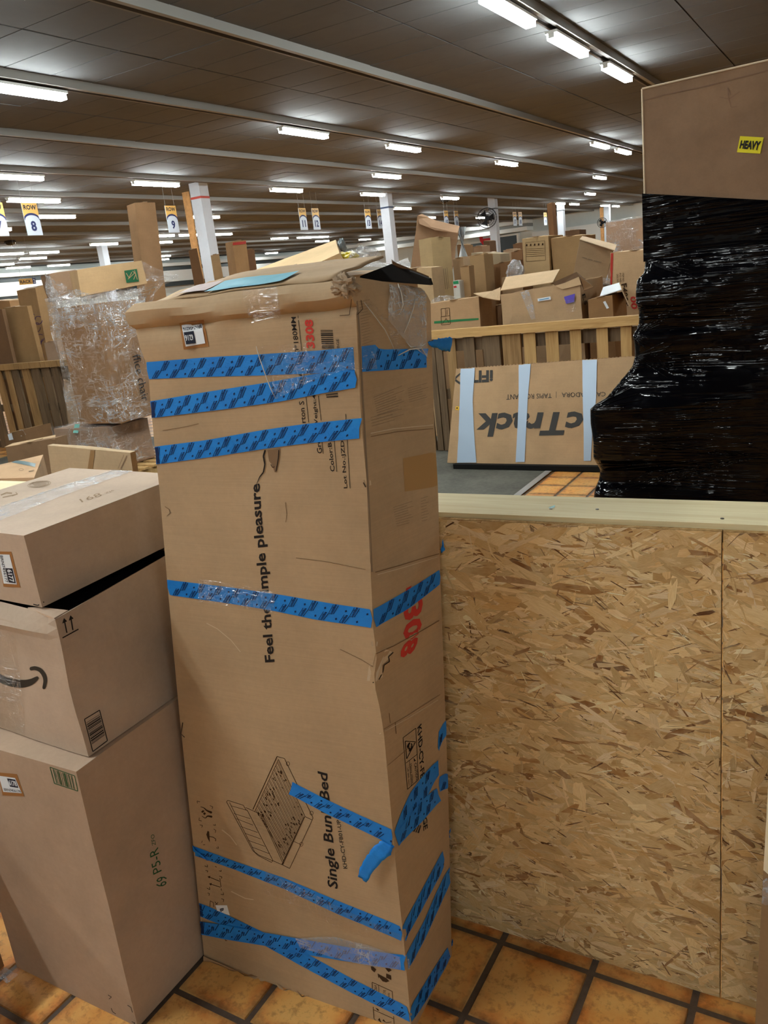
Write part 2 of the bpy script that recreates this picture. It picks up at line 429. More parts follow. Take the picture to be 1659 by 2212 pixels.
# left wall: lit fascia and dark strips
struct(MB().box((XL, 8, 3.74), (XL+1.0, YF, 3.92)).build('trim_1', WHT)); struct(MB().box((XL, 8, 3.5), (XL+.6, YF, 3.74)).build('window_1', DARKG))
struct(MB().box((XL, 8, 2.86), (XL+.7, YF, 3.5)).build('trim_2', WHT)); struct(MB().box((XL, 8, 2.6), (XL+.5, YF, 2.86)).build('window_2', DARKG))
# back wall: shopfront recess on the left part
xs = ony(1137, 480, YF-1.2).x
struct(MB().box((XL+1, YF-1.4, 3.95), (xs, YF, 4.2)).build('trim_3', WHT)); struct(MB().box((XL+1, YF-1.0, 3.74), (xs, YF, 3.95)).build('trim_4', WALLG)); struct(MB().box((XL+1, YF-1.2, 3.5), (xs, YF, 3.74)).build('trim_6', WHT))
for n_, (l, r_, t_, b_) in enumerate([(1012, 1058, 523, 560), (1079, 1118, 508, 545)]):
    A = ony(l, t_, YF-.3); B = ony(r_, b_, YF-.3); z1 = ony((l+r_)/2, t_+2, YF-.3).z
    wn = struct(MB().box((A.x, YF-.25, .2), (B.x, YF, z1)).build('window_%d' % (3+n_), DARKG))
    m_ = MB(); m_.box((A.x-.12, YF-.3, 0), (A.x, YF, z1+.12)); m_.box((B.x, YF-.3, 0), (B.x+.12, YF, z1+.12)); m_.box((A.x, YF-.3, z1), (B.x, YF, z1+.12)); m_.build('window_frame', WHT, wn)
A = ony(1150, 500, YF-.5); B = ony(1300, 480, YF-.5)
struct(MB().box((A.x, YF-.6, 1.2), (B.x+2, YF, 3.35)).build('trim_5', WHT))
# grey rubber mat over the tiles beyond the partition
MATM = pos_noise_mat('worn_grey_concrete', (98, 96, 88), .35, 2.2, .8)
xm = onz(1118, 1069).x
mt = MB().box((-9.5, 2.2, -.004), (xm, 7.4, .004)).build('floor_mat', MATM); retop(mt, 'dark grey worn floor slab beside the orange tiles under the treadmill carton', 'floor mat')
mt2 = MB().hexa([(xm-.02, 4.0, .004), (xm+.035, 4.0, .004), (xm+.035, 6.9, .004), (xm-.02, 6.9, .004), (xm-.02, 4.0, .007), (xm+.035, 4.0, .007), (xm+.035, 6.9, .007), (xm-.02, 6.9, .007)]).build('edge_tape', plain('silver_floor_tape', (160, 155, 150), .35, .5)); mt2.parent = mt; 
for v in mt2.data.vertices: v.co -= mt.location

# ================================================================== LIGHT RAILS AND TUBES
RAILW = plain('rail_white_enamel', (136, 134, 130), .5, .3); RAILD = plain('rail_dark_slot', (58, 50, 46), .6, .4); RAILL = plain('rail_lower_lip', (104, 98, 92), .5, .3)
ORD = ['first', 'second', 'third', 'fourth', 'fifth', 'sixth', 'seventh', 'eighth', 'ninth', 'tenth', 'eleventh', 'twelfth', 'thirteenth', 'fourteenth', 'fifteenth', 'sixteenth']
def railx(k): return RX0-RSP*k
for k in range(-4, 14):
    x = railx(k); nm = ['nearest the camera side', 'over the stacks'][k > 0]
    t_ = thing('light_rail', (x, 22, ZC-.12), '', 'light rail', 'ceiling light rails')
    mb = MB(); mb.box((x+.03, YB+.1, ZC-.09), (x+.085, YF-.1, ZC+.005)); mb.build('channel', RAILW, t_)
    mb = MB(); mb.box((x-.055, YB+.1, ZC-.055), (x+.03, YF-.1, ZC+.005)); mb.build('slot', RAILD, t_)
    mb = MB(); mb.box((x-.075, YB+.1, ZC-.085), (x-.05, YF-.1, ZC+.005)); mb.build('lip', RAILL, t_)
    t_['label'] = ('%s ceiling light rail, counted from the top right corner of the view' % ORD[k]) if k >= 0 else 'ceiling light rail out of view behind the photographer'
TUBE = emit('lit_fluorescent_tube', (.93, 1.0, .98), TUBE_NEAR); HOUS = plain('lamp_housing_white', (225, 228, 225), .5)
def lamp_meshes(L=1.25):
    a = bpy.data.meshes.new('tube'); mb = MB()
    mb.box((-.055, -L/2, -.075), (.055, L/2, -.012)); 
    a.from_pydata([tuple(v) for v in mb.V], [], mb.F); a.materials.append(TUBE)
    h = bpy.data.meshes.new('housing'); mb = MB(); mb.box((-.07, -L/2-.02, -.012), (.07, L/2+.02, .016)); mb.box((-.035, -L/2-.015, -.06), (.035, -L/2, -.012)); mb.box((-.035, L/2, -.06), (.035, L/2+.015, -.012))
    h.from_pydata([tuple(v) for v in mb.V], [], mb.F); h.materials.append(HOUS); return a, h
LT, LH = lamp_meshes(); ZF = ZC-.132
LAMPS = []
def lamp(x, y, label='lit white fluorescent tube lamp on a ceiling rail', grp='fluorescent tube lamps'):
    for (a, b) in LAMPS:
        if abs(a-x) < .5 and abs(b-y) < 1.32: return
    LAMPS.append((x, y))
    t_ = thing('fluorescent_lamp', (x, y, ZF), label, 'lamp', grp)
    for nm, me in (('tube', LT), ('housing', LH)):
        o = bpy.data.objects.new(nm, me); COL.objects.link(o); o.parent = t_
SEEN = [(1095, 0, 1167, 30), (1235, 70, 1293, 107), (1338, 137, 1383, 166), (1308, 303, 1340, 315), (1358, 318, 1385, 328), (40, 155, 180, 178), (679, 263, 760, 282), (892, 305, 948, 315),
 (1116, 340, 1152, 352), (1316, 375, 1338, 382), (27, 360, 150, 370), (350, 382, 436, 388), (638, 400, 694, 404), (857, 370, 905, 374), (835, 410, 873, 413), (876, 412, 909, 416), (1003, 418, 1033, 423),
 (1306, 409, 1325, 416), (92, 414, 190, 420), (137, 452, 217, 458), (17, 480, 62, 485), (474, 455, 527, 461), (913, 438, 942, 443), (872, 474, 898, 479)]
FARS = [(1200, 431, 1218, 434), (1231, 431, 1250, 436), (1299, 433, 1313, 437), (1322, 435, 1338, 439), (210, 518, 236, 521), (240, 518, 262, 521), (264, 518, 280, 520), (333, 502, 361, 504), (330, 517, 361, 520),
 (588, 507, 618, 511), (620, 507, 647, 511), (649, 507, 667, 511), (669, 507, 679, 510), (680, 507, 705, 511), (707, 507, 732, 511), (685, 518, 707, 521), (777, 511, 798, 515), (-6, 550, 42, 555), (44, 550, 95, 555),
 (65, 536, 123, 540), (-20, 566, 20, 569), (15, 574, 62, 578), (105, 570, 148, 575), (333, 547, 362, 551), (330, 559, 362, 562), (404, 511, 425, 515), (466, 507, 489, 511), (490, 507, 512, 512), (575, 545, 598, 549),
 (600, 545, 622, 549), (1034, 464, 1046, 470), (1036, 488, 1060, 493), (818, 521, 840, 524), (745, 535, 765, 538), (1228, 447, 1245, 450), (1246, 447, 1262, 451)]
for s in SEEN:
    A = onz(s[0], s[1], ZF-.04); B = onz(s[2], s[3], ZF-.04); k = round((RX0-(A.x+B.x)/2)/RSP); lamp(railx(k)-.018, (A.y+B.y)/2)
for s in FARS:
    A = onz(s[0], s[1]+1, ZF-.04); B = onz(s[2], s[3]+1, ZF-.04); c = (A+B)/2
    k = min(13, max(0, round((RX0-max(c.x, XL+2))/RSP))); x = railx(k)-.018; r_ = ray((s[0]+s[2])/2, s[1]); y = r_.y/r_.x*x
    if y > YF-1.5: y = YF-1.5
    lamp(x, y, 'small far fluorescent lamp under the hall ceiling', 'far fluorescent lamps')
# unseen rail lamps: near pair read from the shadows, others added to brighten
for (x, y) in ((railx(0), -1.2), (railx(0), .15), (railx(0), 2.4), (railx(1), 1.2), (railx(1), 4.2), (railx(1), -2.6), (railx(-2), -5.0), (railx(2), -.6), (railx(0), 5.4), (railx(-3), -2.0), (railx(-3), 6.0), (railx(0), 44), (railx(0), 50), (railx(-1), 36), (railx(-1), 47), (railx(-2), 41), (railx(1), 47.5), (railx(2), 50.5), (railx(10), 7), (railx(12), 9), (railx(13), 4), (railx(11), 3)): lamp(x-.018, y, 'tube lamp above or behind the photographer, out of the view', 'tube lamps out of the view')  # apart from the near pair, unseen lamps added to brighten the scene
for k in range(0, 14):
    ls = sorted([o for o in bpy.data.objects if o.name.startswith('fluorescent_lamp') and abs(o.location.x-railx(k)) < .3 and 'out of' not in o['label']], key=lambda o: o.location.y)
    for i, o in enumerate(ls): o['label'] = 'lit tube lamp, %s from the left on the %s ceiling rail from top right' % (ORD[i], ORD[k])

# ================================================================== COLUMNS
COLW = pos_noise_mat('column_white_paint', (206, 212, 222), .06, 1.0, .6); BOARDO = pos_noise_mat('osb_board_strip', (190, 142, 92), .25, 9, .8)
def column(x, y, label, band=None, board=None, s=.30):
    t_ = thing('support_column', (x, y, 0), label, 'column')
    mb = MB(); mb.box((x-s/2, y-s/2, 0), (x+s/2, y+s/2, ZC)); mb.build('shaft', COLW, t_)
    mb = MB(); mb.box((x-s/2-.02, y-s/2-.02, 0), (x+s/2+.02, y+s/2+.02, .25)); mb.build('foot', COLW, t_)
    if band:
        mb = MB(); mb.box((x-s/2-.004, y-s/2-.004, band[1]), (x+s/2+.004, y+s/2+.004, band[1]+.05)); mb.build('band', plain('band_'+band[0], band[2], .6), t_)
    if board:
        mb = MB(); mb.box((x-s/2-.22, y-s/2-.03, 0), (x-s/2-.02, y-s/2, 4.05)); mb.build('board', BOARDO, t_)
    return t_
column(-13.42, 15.2, 'nearest white column with a red band and an orange board on its left', ('red', 3.86, (196, 84, 74)), True)
column(-13.3, 23.7, 'white column right of the ROW 14 sign with a thin blue band', ('blue', 3.72, (70, 84, 110)))
column(-13.2, 32.2, 'white column behind the big black fan', ('dark', 3.75, (96, 98, 104)))
column(-13.2, 40.8, 'far white column right of the slim upright carton', ('dark', 3.75, (96, 98, 104)))
column(-13.2, 49.2, 'farthest column clad in brown and yellow boards', None, True)
column(-26.9, 24.1, 'white column far left beyond the wrapped pallet load')
# ================================================================== ROW SIGNS
AMB = plain('sign_amber', (214, 168, 92), .5, .3); SBLUE = plain('sign_navy', (40, 46, 92), .5, .3); SWHITE = plain('sign_white', (192, 200, 212), .5, .3); WIRE = plain('wire_grey', (150, 150, 150), .5)
def row_sign(num, y, label, x=-13.78, wd=.34, zt=3.76, hh=.58):
    t_ = thing('row_sign', (x, y, zt-hh), label, 'sign')
    y0, y1 = y-wd/2, y+wd/2; z0 = zt-hh
    MB().box((x-.012, y0, z0), (x, y1, zt)).build('panel', SWHITE, t_)
    zc = zt-.52*hh; n = 20
    def arc(k, e): return [(min(max(y+wd*k*math.cos(math.pi-math.pi*i/n), y0), y1), zc+e*math.sin(math.pi*i/n)) for i in range(n+1)]
    o1, i1 = arc(.54, .215*hh), arc(.47, .165*hh); V = []; F = []
    for i, (a_, b_) in enumerate(o1):
        V += [(x+.003, a_, b_), (x+.003, a_, zt)]
        if i: F.append((2*i-2, 2*i, 2*i+1, 2*i-1))
    mesh('header', V, F, AMB, t_); V = []; F = []
    for i in range(n+1):
        V += [(x+.004, *o1[i]), (x+.004, i1[i][0], i1[i][1]-.01)]
        if i: F.append((2*i-2, 2*i-1, 2*i+1, 2*i))
    mesh('arch_band', V, F, SBLUE, t_)
    def txt(s, yc, zc, h_, maxw, mat, nm, bold=.02):
        uv, F2, asp = text_mesh(s, bold); w_ = min(h_*asp, maxw)
        mesh(nm, [(x+.006, yc-w_/2+u*w_, zc-h_/2+v*h_) for u, v in uv], F2, mat, t_)
    txt('ROW', y, zt-.13*hh, .15*hh, wd*.84, NAVY, 'word', .03); txt(num, y, z0+.29*hh, .32*hh, wd*.56, SBLUE, 'number', .035)
    for s in (-1, 1): MB().tube([(x-.006, y+s*wd*.42, zt), (x-.006, y+s*wd*.42, ZC)], .003, 5).build('wire', WIRE, t_)
row_sign('7', 10.06, 'ROW 7 hanging sign, half cut by the left photo edge')
row_sign('8', 10.80, 'ROW 8 amber and white hanging sign, leftmost whole one')
row_sign('9', 14.55, 'ROW 9 hanging sign left of the near column')
row_sign('10', 15.55, 'ROW 10 hanging sign hidden beside the near column')
row_sign('11', 19.72, 'ROW 11 hanging sign, left of the middle pair')
row_sign('12', 20.36, 'ROW 12 hanging sign, right of the middle pair')
row_sign('13', 23.28, 'ROW 13 hanging sign left of the ROW 14 sign')
row_sign('14', 24.05, 'ROW 14 hanging sign touching the second column')
row_sign('15', 29.0, 'ROW 15 hanging sign, left one above the large leaning carton')
row_sign('16', 29.9, 'ROW 16 hanging sign above the large leaning carton')
for i, (nm, px) in enumerate((('17', 1112), ('18', 1124), ('19', 1178))):
    p = onx(px, 470, -13.78); row_sign(nm, p.y, ['pale ROW 17 sign, left one right of the fan', 'pale ROW 18 sign, right one right of the fan', 'pale far ROW 19 sign beside the slim upright carton'][i], wd=.42)
# rack sign far left
p = ondist(59, 608, 26)
t_ = thing('rack_sign', p, 'small yellow RACK 2 sign hanging on the far left', 'sign')
def plane_text(s, org, ud, vd, w_, h_, mat, nm, par, bold=.02):
    uv, F2, _ = text_mesh(s, bold); mesh(nm, [org+ud*(u*w_)+vd*(v*h_) for u, v in uv], F2, mat, par)
UY = Vector((0, 1, 0)); UZ = Vector((0, 0, 1))
MB().box((p.x-.01, p.y-.3, p.z-.09), (p.x, p.y+.2, p.z+.09)).build('panel', AMB, t_)
MB().box((p.x-.01, p.y+.2, p.z-.09), (p.x, p.y+.32, p.z+.09)).build('number_panel', SBLUE, t_)
plane_text('RACK', p+Vector((.004, -.27, -.05)), UY, UZ, .42, .1, NAVY, 'word', t_)
plane_text('2', p+Vector((.004, .22, -.06)), UY, UZ, .08, .12, SWHITE, 'number', t_)
for s in (-.2, .25): MB().tube([(p.x-.005, p.y+s, p.z+.09), (p.x-.005, p.y+s, ZC)], .004, 5).build('wire', WIRE, t_)
# fans
FANM = plain('fan_black', (34, 34, 38), .5)
def fan(c, r, label, post_x, post_z=None):
    t_ = thing('wall_fan', c, label, 'fan'); v = (CAM-c); v.z = 0; v.normalize(); u = v.cross(UZ)
    mb = MB()
    for rr in (1, .78, .56, .34):
        mb.tube([c+(u*math.cos(a*math.pi/12)+UZ*math.sin(a*math.pi/12))*r*rr+v*.06*(1-rr) for a in range(25)], .008 if rr < 1 else .016, 5)
    for a in range(24):
        d = u*math.cos(a*math.pi/12)+UZ*math.sin(a*math.pi/12); mb.bar(c+d*r*.2+v*.06, c+d*r, .006)
    mb.build('grille', FANM, t_)
    mb = MB()
    for a in range(3):
        an = a*2.094+.5; d = u*math.cos(an)+UZ*math.sin(an); e = u*math.cos(an+.9)+UZ*math.sin(an+.9)
        mb.hexa([c+d*r*.15, c+e*r*.15-v*.02, c+e*r*.8-v*.05, c+d*r*.8, c+d*r*.15+v*.01, c+e*r*.15-v*.01, c+e*r*.8-v*.04, c+d*r*.8+v*.01])
    mb.build('blades', FANM, t_)
    MB().tube([c-v*.22, c+v*.02], [.09, .10], 12).build('motor', FANM, t_)
    MB().bar(c-v*.2, Vector((post_x, c.y-v.y*.25, c.z-.1)), .05).build('bracket', FANM, t_)
c3 = ondist(1065, 471, 32.0); fan(Vector((-13.3, 31.75, onx(1065, 471, -13.3).z)), .38, 'big black wall fan mounted on a white column', -13.2)
pf = onx(1301, 481, -12.9); fan(Vector((pf.x, min(pf.y, 48.8), pf.z)), .26, 'small black fan on the farthest board-clad column', -13.1)
# dome cameras
for px, py, lb in ((961, 434, 'black dome security camera right of the second column'), (22, 524, 'dark dome camera under the ROW 7 sign')):
    p = onz(px, py, ZC-.06); t_ = thing('dome_camera', p, lb, 'camera')
    n = 12; V = []; F = []
    for j in range(5):
        a = j*math.pi/2/4; 
        for i in range(n): V.append((p.x+.17*math.cos(a)*math.cos(2*math.pi*i/n), p.y+.17*math.cos(a)*math.sin(2*math.pi*i/n), p.z-.10*math.sin(a)))
    for j in range(4):
        for i in range(n): F.append((j*n+i, j*n+(i+1) % n, (j+1)*n+(i+1) % n, (j+1)*n+i))
    mesh('dome', V, F, plain('dome_black', (14, 14, 18), .15, .6), t_, True)
    MB().tube([p, (p.x, p.y, ZC)], [.19, .17], 12).build('mount', RAILD, t_)
# red round sign on the back wall
p = ony(1054, 511, YF-.3); t_ = thing('exit_sign', (p.x, YF-.32, p.z), 'red round sign on the white far wall left of the fan column', 'sign')
MB().tube([(p.x, YF-.35, p.z), (p.x, YF-.30, p.z)], .62, 16).build('disc', plain('sign_red', (206, 44, 54), .5), t_)
MB().box((p.x-.35, YF-.37, p.z-.1), (p.x+.35, YF-.35, p.z+.08)).build('white_bar', SWHITE, t_)
# ================================================================== PARTITION (OSB bin wall with a board on top)
def py_(x): return 1.530+.030*(x+.884)
def osb_base():
    t = NT('osb_base'); g = t.n('ShaderNodeTexCoord').outputs['Object']; n = t.noise(30, 5, .7, g, (1, 1, 2.6), 1.5)
    col = t.ramp(n, [(.3, lin((120, 88, 50))), (.5, lin((176, 140, 92))), (.7, lin((206, 176, 128)))]); b = t.bsdf((.4, .3, .2), .8, .2); t.l(col, b.inputs['Base Color']); return t.m
def flake_mat():
    t = NT('wood_strand'); a = t.n('ShaderNodeAttribute', attribute_name='flake_col'); uv = t.n('ShaderNodeAttribute', attribute_name='flake_uv')
    n = t.noise(1.0, 4, .65, uv.outputs['Vector'], (.8, 26, 1), .6); n2 = t.noise(.35, 3, .6, uv.outputs['Vector'])
    col = t.mix(t.ramp(n, [(.30, (0, 0, 0)), (.72, (.85, .85, .85))]), a.outputs['Color'], lin((200, 168, 124)), 'MULTIPLY')
    col = t.mix(t.ramp(n2, [(.4, (0, 0, 0)), (.75, (.35, .35, .35))]), col, lin((240, 218, 176)))
    b = t.bsdf((.5, .4, .25), .7, .25); t.l(col, b.inputs['Base Color']); t.l(t.bump(n, .4, .002), b.inputs['Normal']); return t.m
OSB = osb_base(); FLK = flake_mat()
WALLT = thing('bin_wall', (-.6, 1.55, 0), 'long low plywood-chip partition with a pale board along its top, behind the tall carton', 'partition')
SEAM = -.219
for (x0, x1, z0) in ((-3.6, -1.432, 0), (-1.428, SEAM-.0015, .0), (SEAM+.0015, 1.0, .0), (1.004, 2.6, 0)):
    P = [(x0, py_(x0), z0), (x1, py_(x1), z0), (x1, py_(x1)+.012, z0), (x0, py_(x0)+.012, z0)]
    MB().hexa(P+[(a, b, 1.127) for a, b, _ in P]).build('osb_panel', OSB, WALLT)
PALW = wood('pale_pine_top', (232, 218, 178), (208, 184, 136), 0, .7)
x0, x1 = -3.6, 2.6
MB().hexa([(x0, py_(x0)+.0125, 1.100), (x1, py_(x1)+.0125, 1.100), (x1, py_(x1)+.162, 1.100), (x0, py_(x0)+.162, 1.100), (x0, py_(x0)+.0125, 1.138), (x1, py_(x1)+.0125, 1.138), (x1, py_(x1)+.162, 1.138), (x0, py_(x0)+.162, 1.138)]).build('top_board', PALW, WALLT)
for xx in (-3.3, -2.1, -1.0, .2, 1.4, 2.4): MB().box((xx, py_(xx)+.014, 0), (xx+.038, py_(xx)+.10, 1.098)).build('stud', PALW, WALLT)
# chips pressed into the front face, real overlapping pieces
def flakes(x0, x1, z0, z1, name, seed, gap=None):
    rr = random.Random(seed); V = []; F = []; Cc = []; UV = []
    pal = [((224, 202, 156), 9), ((214, 186, 136), 8), ((200, 168, 116), 6), ((228, 206, 166), 8), ((168, 130, 82), 4), ((146, 106, 64), 1.8), ((104, 70, 40), .8), ((206, 180, 132), 6), ((236, 220, 188), 3)]
    cols = [lin(c) for c, w_ in pal]; ws = [w_ for c, w_ in pal]
    N = int(11000*(x1-x0)*(z1-z0)/1.1)
    for i in range(N):
        f = i/N; x = rr.uniform(x0, x1); z = rr.uniform(z0, z1)
        r_ = rr.random()
        if f < .35: L = rr.uniform(.04, .12); Wd = rr.uniform(.008, .028)
        elif r_ < .62: L = rr.uniform(.010, .06); Wd = rr.uniform(.0008, .0035)
        elif r_ < .91: L = rr.uniform(.035, .12); Wd = rr.uniform(.006, .020)
        else: L = rr.uniform(.05, .13); Wd = rr.uniform(.016, .040)
        a = rr.gauss(-.10, .42) if rr.random() < .8 else rr.uniform(-1.57, 1.57)
        c, s = math.cos(a), math.sin(a); c0 = rr.choices(cols, ws)[0]
        if r_ >= .91 and f > .35: c0 = rr.choice(cols[:3]+[cols[7]])
        if Wd < .0036 and rr.random() < .5: c0 = rr.choice((lin((98, 62, 34)), lin((140, 98, 58)), lin((242, 228, 198)), lin((236, 216, 178)), lin((120, 80, 46))))
        k = rr.uniform(.80, 1.14)*1.22; c0 = tuple(min(1, q*k) for q in c0)
        off = .0003+.0016*f+rr.uniform(0, .0003); tl = rr.uniform(-.0006, .0006); tw = rr.uniform(-.0004, .0004)
        jag = rr.uniform(.1, .45); pts = [(-.5, -.5*rr.uniform(.5, 1)), (-.5-rr.uniform(0, .06), 0), (-.5+jag*.3, .5), (.1, .5*rr.uniform(.8, 1.1)), (.5-jag*.4, .45), (.5, rr.uniform(-.2, .3)), (.5-rr.uniform(0, .3), -.5), (0, -.5*rr.uniform(.8, 1.1))]
        if rr.random() < .3: pts = [(-.5, -.1), (-.5, .15), (-.1, .5), (.3, .3), (.5, .05), (.5, -.08), (.2, -.45), (-.2, -.5)]
        P = []
        for (u, v) in pts:
            xx = x+c*u*L-s*v*Wd; zz = z+s*u*L+c*v*Wd; P.append((min(max(xx, x0), x1), min(max(zz, z0), z1), u, v))
        n = len(V)
        for (xx, zz, u, v) in P: V.append((xx, py_(xx)-off-tl*u*2-tw*v*2, zz)); 
        F.append(tuple(range(n, n+8))); ou = rr.uniform(0, 90)
        for (xx, zz, u, v) in P: Cc += [*c0, 1]; UV += [u*L*60+ou, v*Wd*60+ou, ou]
    o = mesh(name, V, F, FLK, WALLT); o['kind'] = 'stuff'
    at = o.data.color_attributes.new('flake_col', 'FLOAT_COLOR', 'POINT'); at.data.foreach_set('color', Cc)
    at = o.data.attributes.new('flake_uv', 'FLOAT_VECTOR', 'POINT'); at.data.foreach_set('vector', UV); return o
flakes(-.98, SEAM-.0018, .001, 1.126, 'wood_strands', 3)
flakes(SEAM+.0018, .998, .003, 1.126, 'wood_strands', 5)
def wallpt(px, py): return onpl(px, py, Vector((-.5, py_(-.5), 0)), Vector((.03, -1, 0)).normalized())
# screw heads on the board
for px, py in ((1190, 1099), (1290, 1100), (1560, 1120)):
    p = onz(px, py, 1.1385); MB().tube([p-UZ*.002, p+UZ*.0008], .0035, 8).build('screw', plain('screw_steel', (90, 84, 78), .4, .5, .6), WALLT)
p = onz(1184, 1097, 1.139); tag(mesh('paper_scrap', [p, p+Vector((.014, 0, .001)), p+Vector((.012, .012, .003)), p+Vector((.002, .008, 0))], [(0, 1, 2, 3)], plain('pale_cyan_scrap', (176, 222, 226), .6)), 'tiny pale blue scrap lying on the partition top board', 'scrap')

# ================================================================== THE TALL CARTON
def interp(tab, z):
    if z <= tab[0][0]: return tab[0][1]
    for (a, va), (b, vb) in zip(tab, tab[1:]):
        if z <= b: return va+(vb-va)*(z-a)/(b-a)
    return tab[-1][1]
FRX = [(0, -.823), (.28, -.827), (.48, -.832), (.75, -.838), (.85, -.848), (.98, -.843), (1.09, -.838), (1.28, -.833), (1.41, -.834), (1.63, -.829), (1.7, -.829)]
FLX = [(0, -1.427), (.33, -1.413), (.68, -1.402), (.87, -1.393), (1.04, -1.384), (1.26, -1.371), (1.36, -1.369), (1.52, -1.360), (1.57, -1.363), (1.63, -1.385), (1.66, -1.392), (1.69, -1.35)]
BRX = [(0, -.834), (.41, -.818), (.6, -.813), (.77, -.809), (1.02, -.803), (1.21, -.797), (1.36, -.797), (1.6, -.790), (1.64, -.80), (1.7, -.83)]
YO = [(0, 0), (1.60, 0), (1.612, .008), (1.622, -.006), (1.634, -.013), (1.65, -.010), (1.666, .008)]
YOL = [(0, 0), (1.50, 0), (1.53, .004), (1.56, -.012), (1.60, -.004), (1.612, .004), (1.622, -.010), (1.634, -.014), (1.65, -.010), (1.666, .008)]
def yf(x, z): return 1.175+.06*(x+.83)+.088*z
CARD1 = card('kraft_tall_carton', (180, 151, 118), .12)
def big_point(side, t, z):
    fr = Vector((interp(FRX, z), 0, z)); fl = Vector((interp(FLX, z), 0, z)); br = Vector((interp(BRX, z), 0, z))
    zz = z
    fr.y = yf(fr.x, z)+interp(YO, z); fl.y = yf(fl.x, z)+interp(YOL, z); br.y = yf(fr.x, z)+.235; bl = Vector((fl.x+.01, yf(fl.x, z)+.235, z))
    if side == 0: 
        p = lerp(fl, fr, t); p.y = yf(p.x, z)+interp(YOL if t < .25 else YO, z)
        b = math.sin(math.pi*t)*math.sin(math.pi*min(1, z/1.6)); p.y -= .006*b
        p.y += .004*noise.noise(Vector((p.x*3, 1, z*2.5)))*min(1, 5*min(t, 1-t)+.15)
        if z > 1.6: p.z += .012*noise.noise(Vector((p.x*7, 5, 2))); p.y += .016*noise.noise(Vector((p.x*11, z*30, 7)))*min(1, (1-t)*6)
        # dent near the torn spot
        d = math.hypot(p.x+1.12, (z-1.30)*1.0); p.y += .006*math.exp(-(d/.05)**2)
    elif side == 1:
        p = lerp(fr, br, t); b = math.sin(math.pi*t); p.x += .003*b*math.sin(math.pi*z/1.6)+.003*noise.noise(Vector((2, p.y*6, z*4)))
        # crumple around the buckle
        p.x -= .010*math.exp(-((z-.86)/.035)**2)*(.4+.6*t); p.x += .006*math.exp(-((z-.92)/.03)**2); p.x -= .006*math.exp(-((z-1.10-.05*t)/.012)**2)
        if z > 1.6: p.z = 1.6+(p.z-1.6)*(1-.55*t)
    elif side == 2:
        p = lerp(br, bl, t)
        if z > 1.6: p.z = 1.6+(p.z-1.6)*(.45+.55*t)
    else: p = lerp(bl, fl, t)
    return p
zl = [i*.035 for i in range(46)]+[1.60, 1.612, 1.622, 1.634, 1.65, 1.666]
ns = (30, 10, 4, 6); V = []; F = []
for z in zl:
    for s in range(4):
        for i in range(ns[s]): V.append(big_point(s, i/ns[s], z))
nr = sum(ns)
for j in range(len(zl)-1):
    for i in range(nr): a = j*nr+i; b = j*nr+(i+1) % nr; F.append((a, b, b+nr, a+nr))
F.append(tuple(range(nr))[::-1])
BIG = thing('bed_carton', (-1.1, 1.27, 0), 'tall battered brown bunk bed carton strapped with blue tape, leaning on the partition', 'carton')
bigbody = mesh('body', V, F, CARD1, BIG, True); es = bigbody.modifiers.new('e', 'EDGE_SPLIT'); es.split_angle = math.radians(38)
# inside darkness and the crushed lid
V2 = []; F2 = []; nu, nv = 24, 8
for j in range(nv+1):
    for i in range(nu+1):
        u, v = i/nu, j/nv; x = lerp(-1.345, -.872-.01*v, u); y0 = yf(x, 1.666)+.012; y = y0+v*.205
        zt = 1.666+.038*v**.8+.006*noise.noise(Vector((x*9, v*3, 4)))-.012*math.exp(-(u/.12)**2)
        if u > .72: zt -= (u-.72)*.02*v
        V2.append((x, y, zt+.012*noise.noise(Vector((x*7, 5, 2)))*(1-v)))
for j in range(nv):
    for i in range(nu): a = j*(nu+1)+i; F2.append((a, a+1, a+nu+2, a+nu+1))
lid = mesh('top_flap', V2, F2, CARD1, BIG, True); sm = lid.modifiers.new('s', 'SOLIDIFY'); sm.thickness = .005; sm.offset = 1
a = ony(848, 571, 1.47); b = ony(927, 603, 1.55); c = ony(845, 566, 1.56)
inner = mesh('side_flap', [a, b, b+Vector((-.04, .03, -.004)), c+Vector((-.01, .02, 0)), a+Vector((0, 0, .006)), b+Vector((0, 0, .006)), b+Vector((-.04, .03, .002)), c+Vector((-.01, .02, .006))], BF, card('kraft_inner_flap', (104, 78, 54), .1), BIG)
MB().hexa([(-1.33, 1.36, 1.60), (-.85, 1.37, 1.60), (-.82, 1.53, 1.60), (-1.33, 1.52, 1.60), (-1.33, 1.36, 1.605), (-.85, 1.37, 1.605), (-.82, 1.53, 1.605), (-1.33, 1.52, 1.605)]).build('inside_shade', plain('inner_shade_black', (22, 18, 16), .9), BIG)  # near-black slab paints the darkness inside the carton
# near-black sheet painting the shade in the open right end of the lid
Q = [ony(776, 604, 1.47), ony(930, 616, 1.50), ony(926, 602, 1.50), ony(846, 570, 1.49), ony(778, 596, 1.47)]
k_ = len(Q); mesh('shade_sheet', Q+[q+Vector((0, .012, 0)) for q in Q], [tuple(range(k_)), tuple(range(k_, 2*k_))[::-1]]+[(i, (i+1) % k_, (i+1) % k_+k_, i+k_)[::-1] for i in range(k_)], plain('inner_shade_black', (22, 18, 16), .9), BIG)
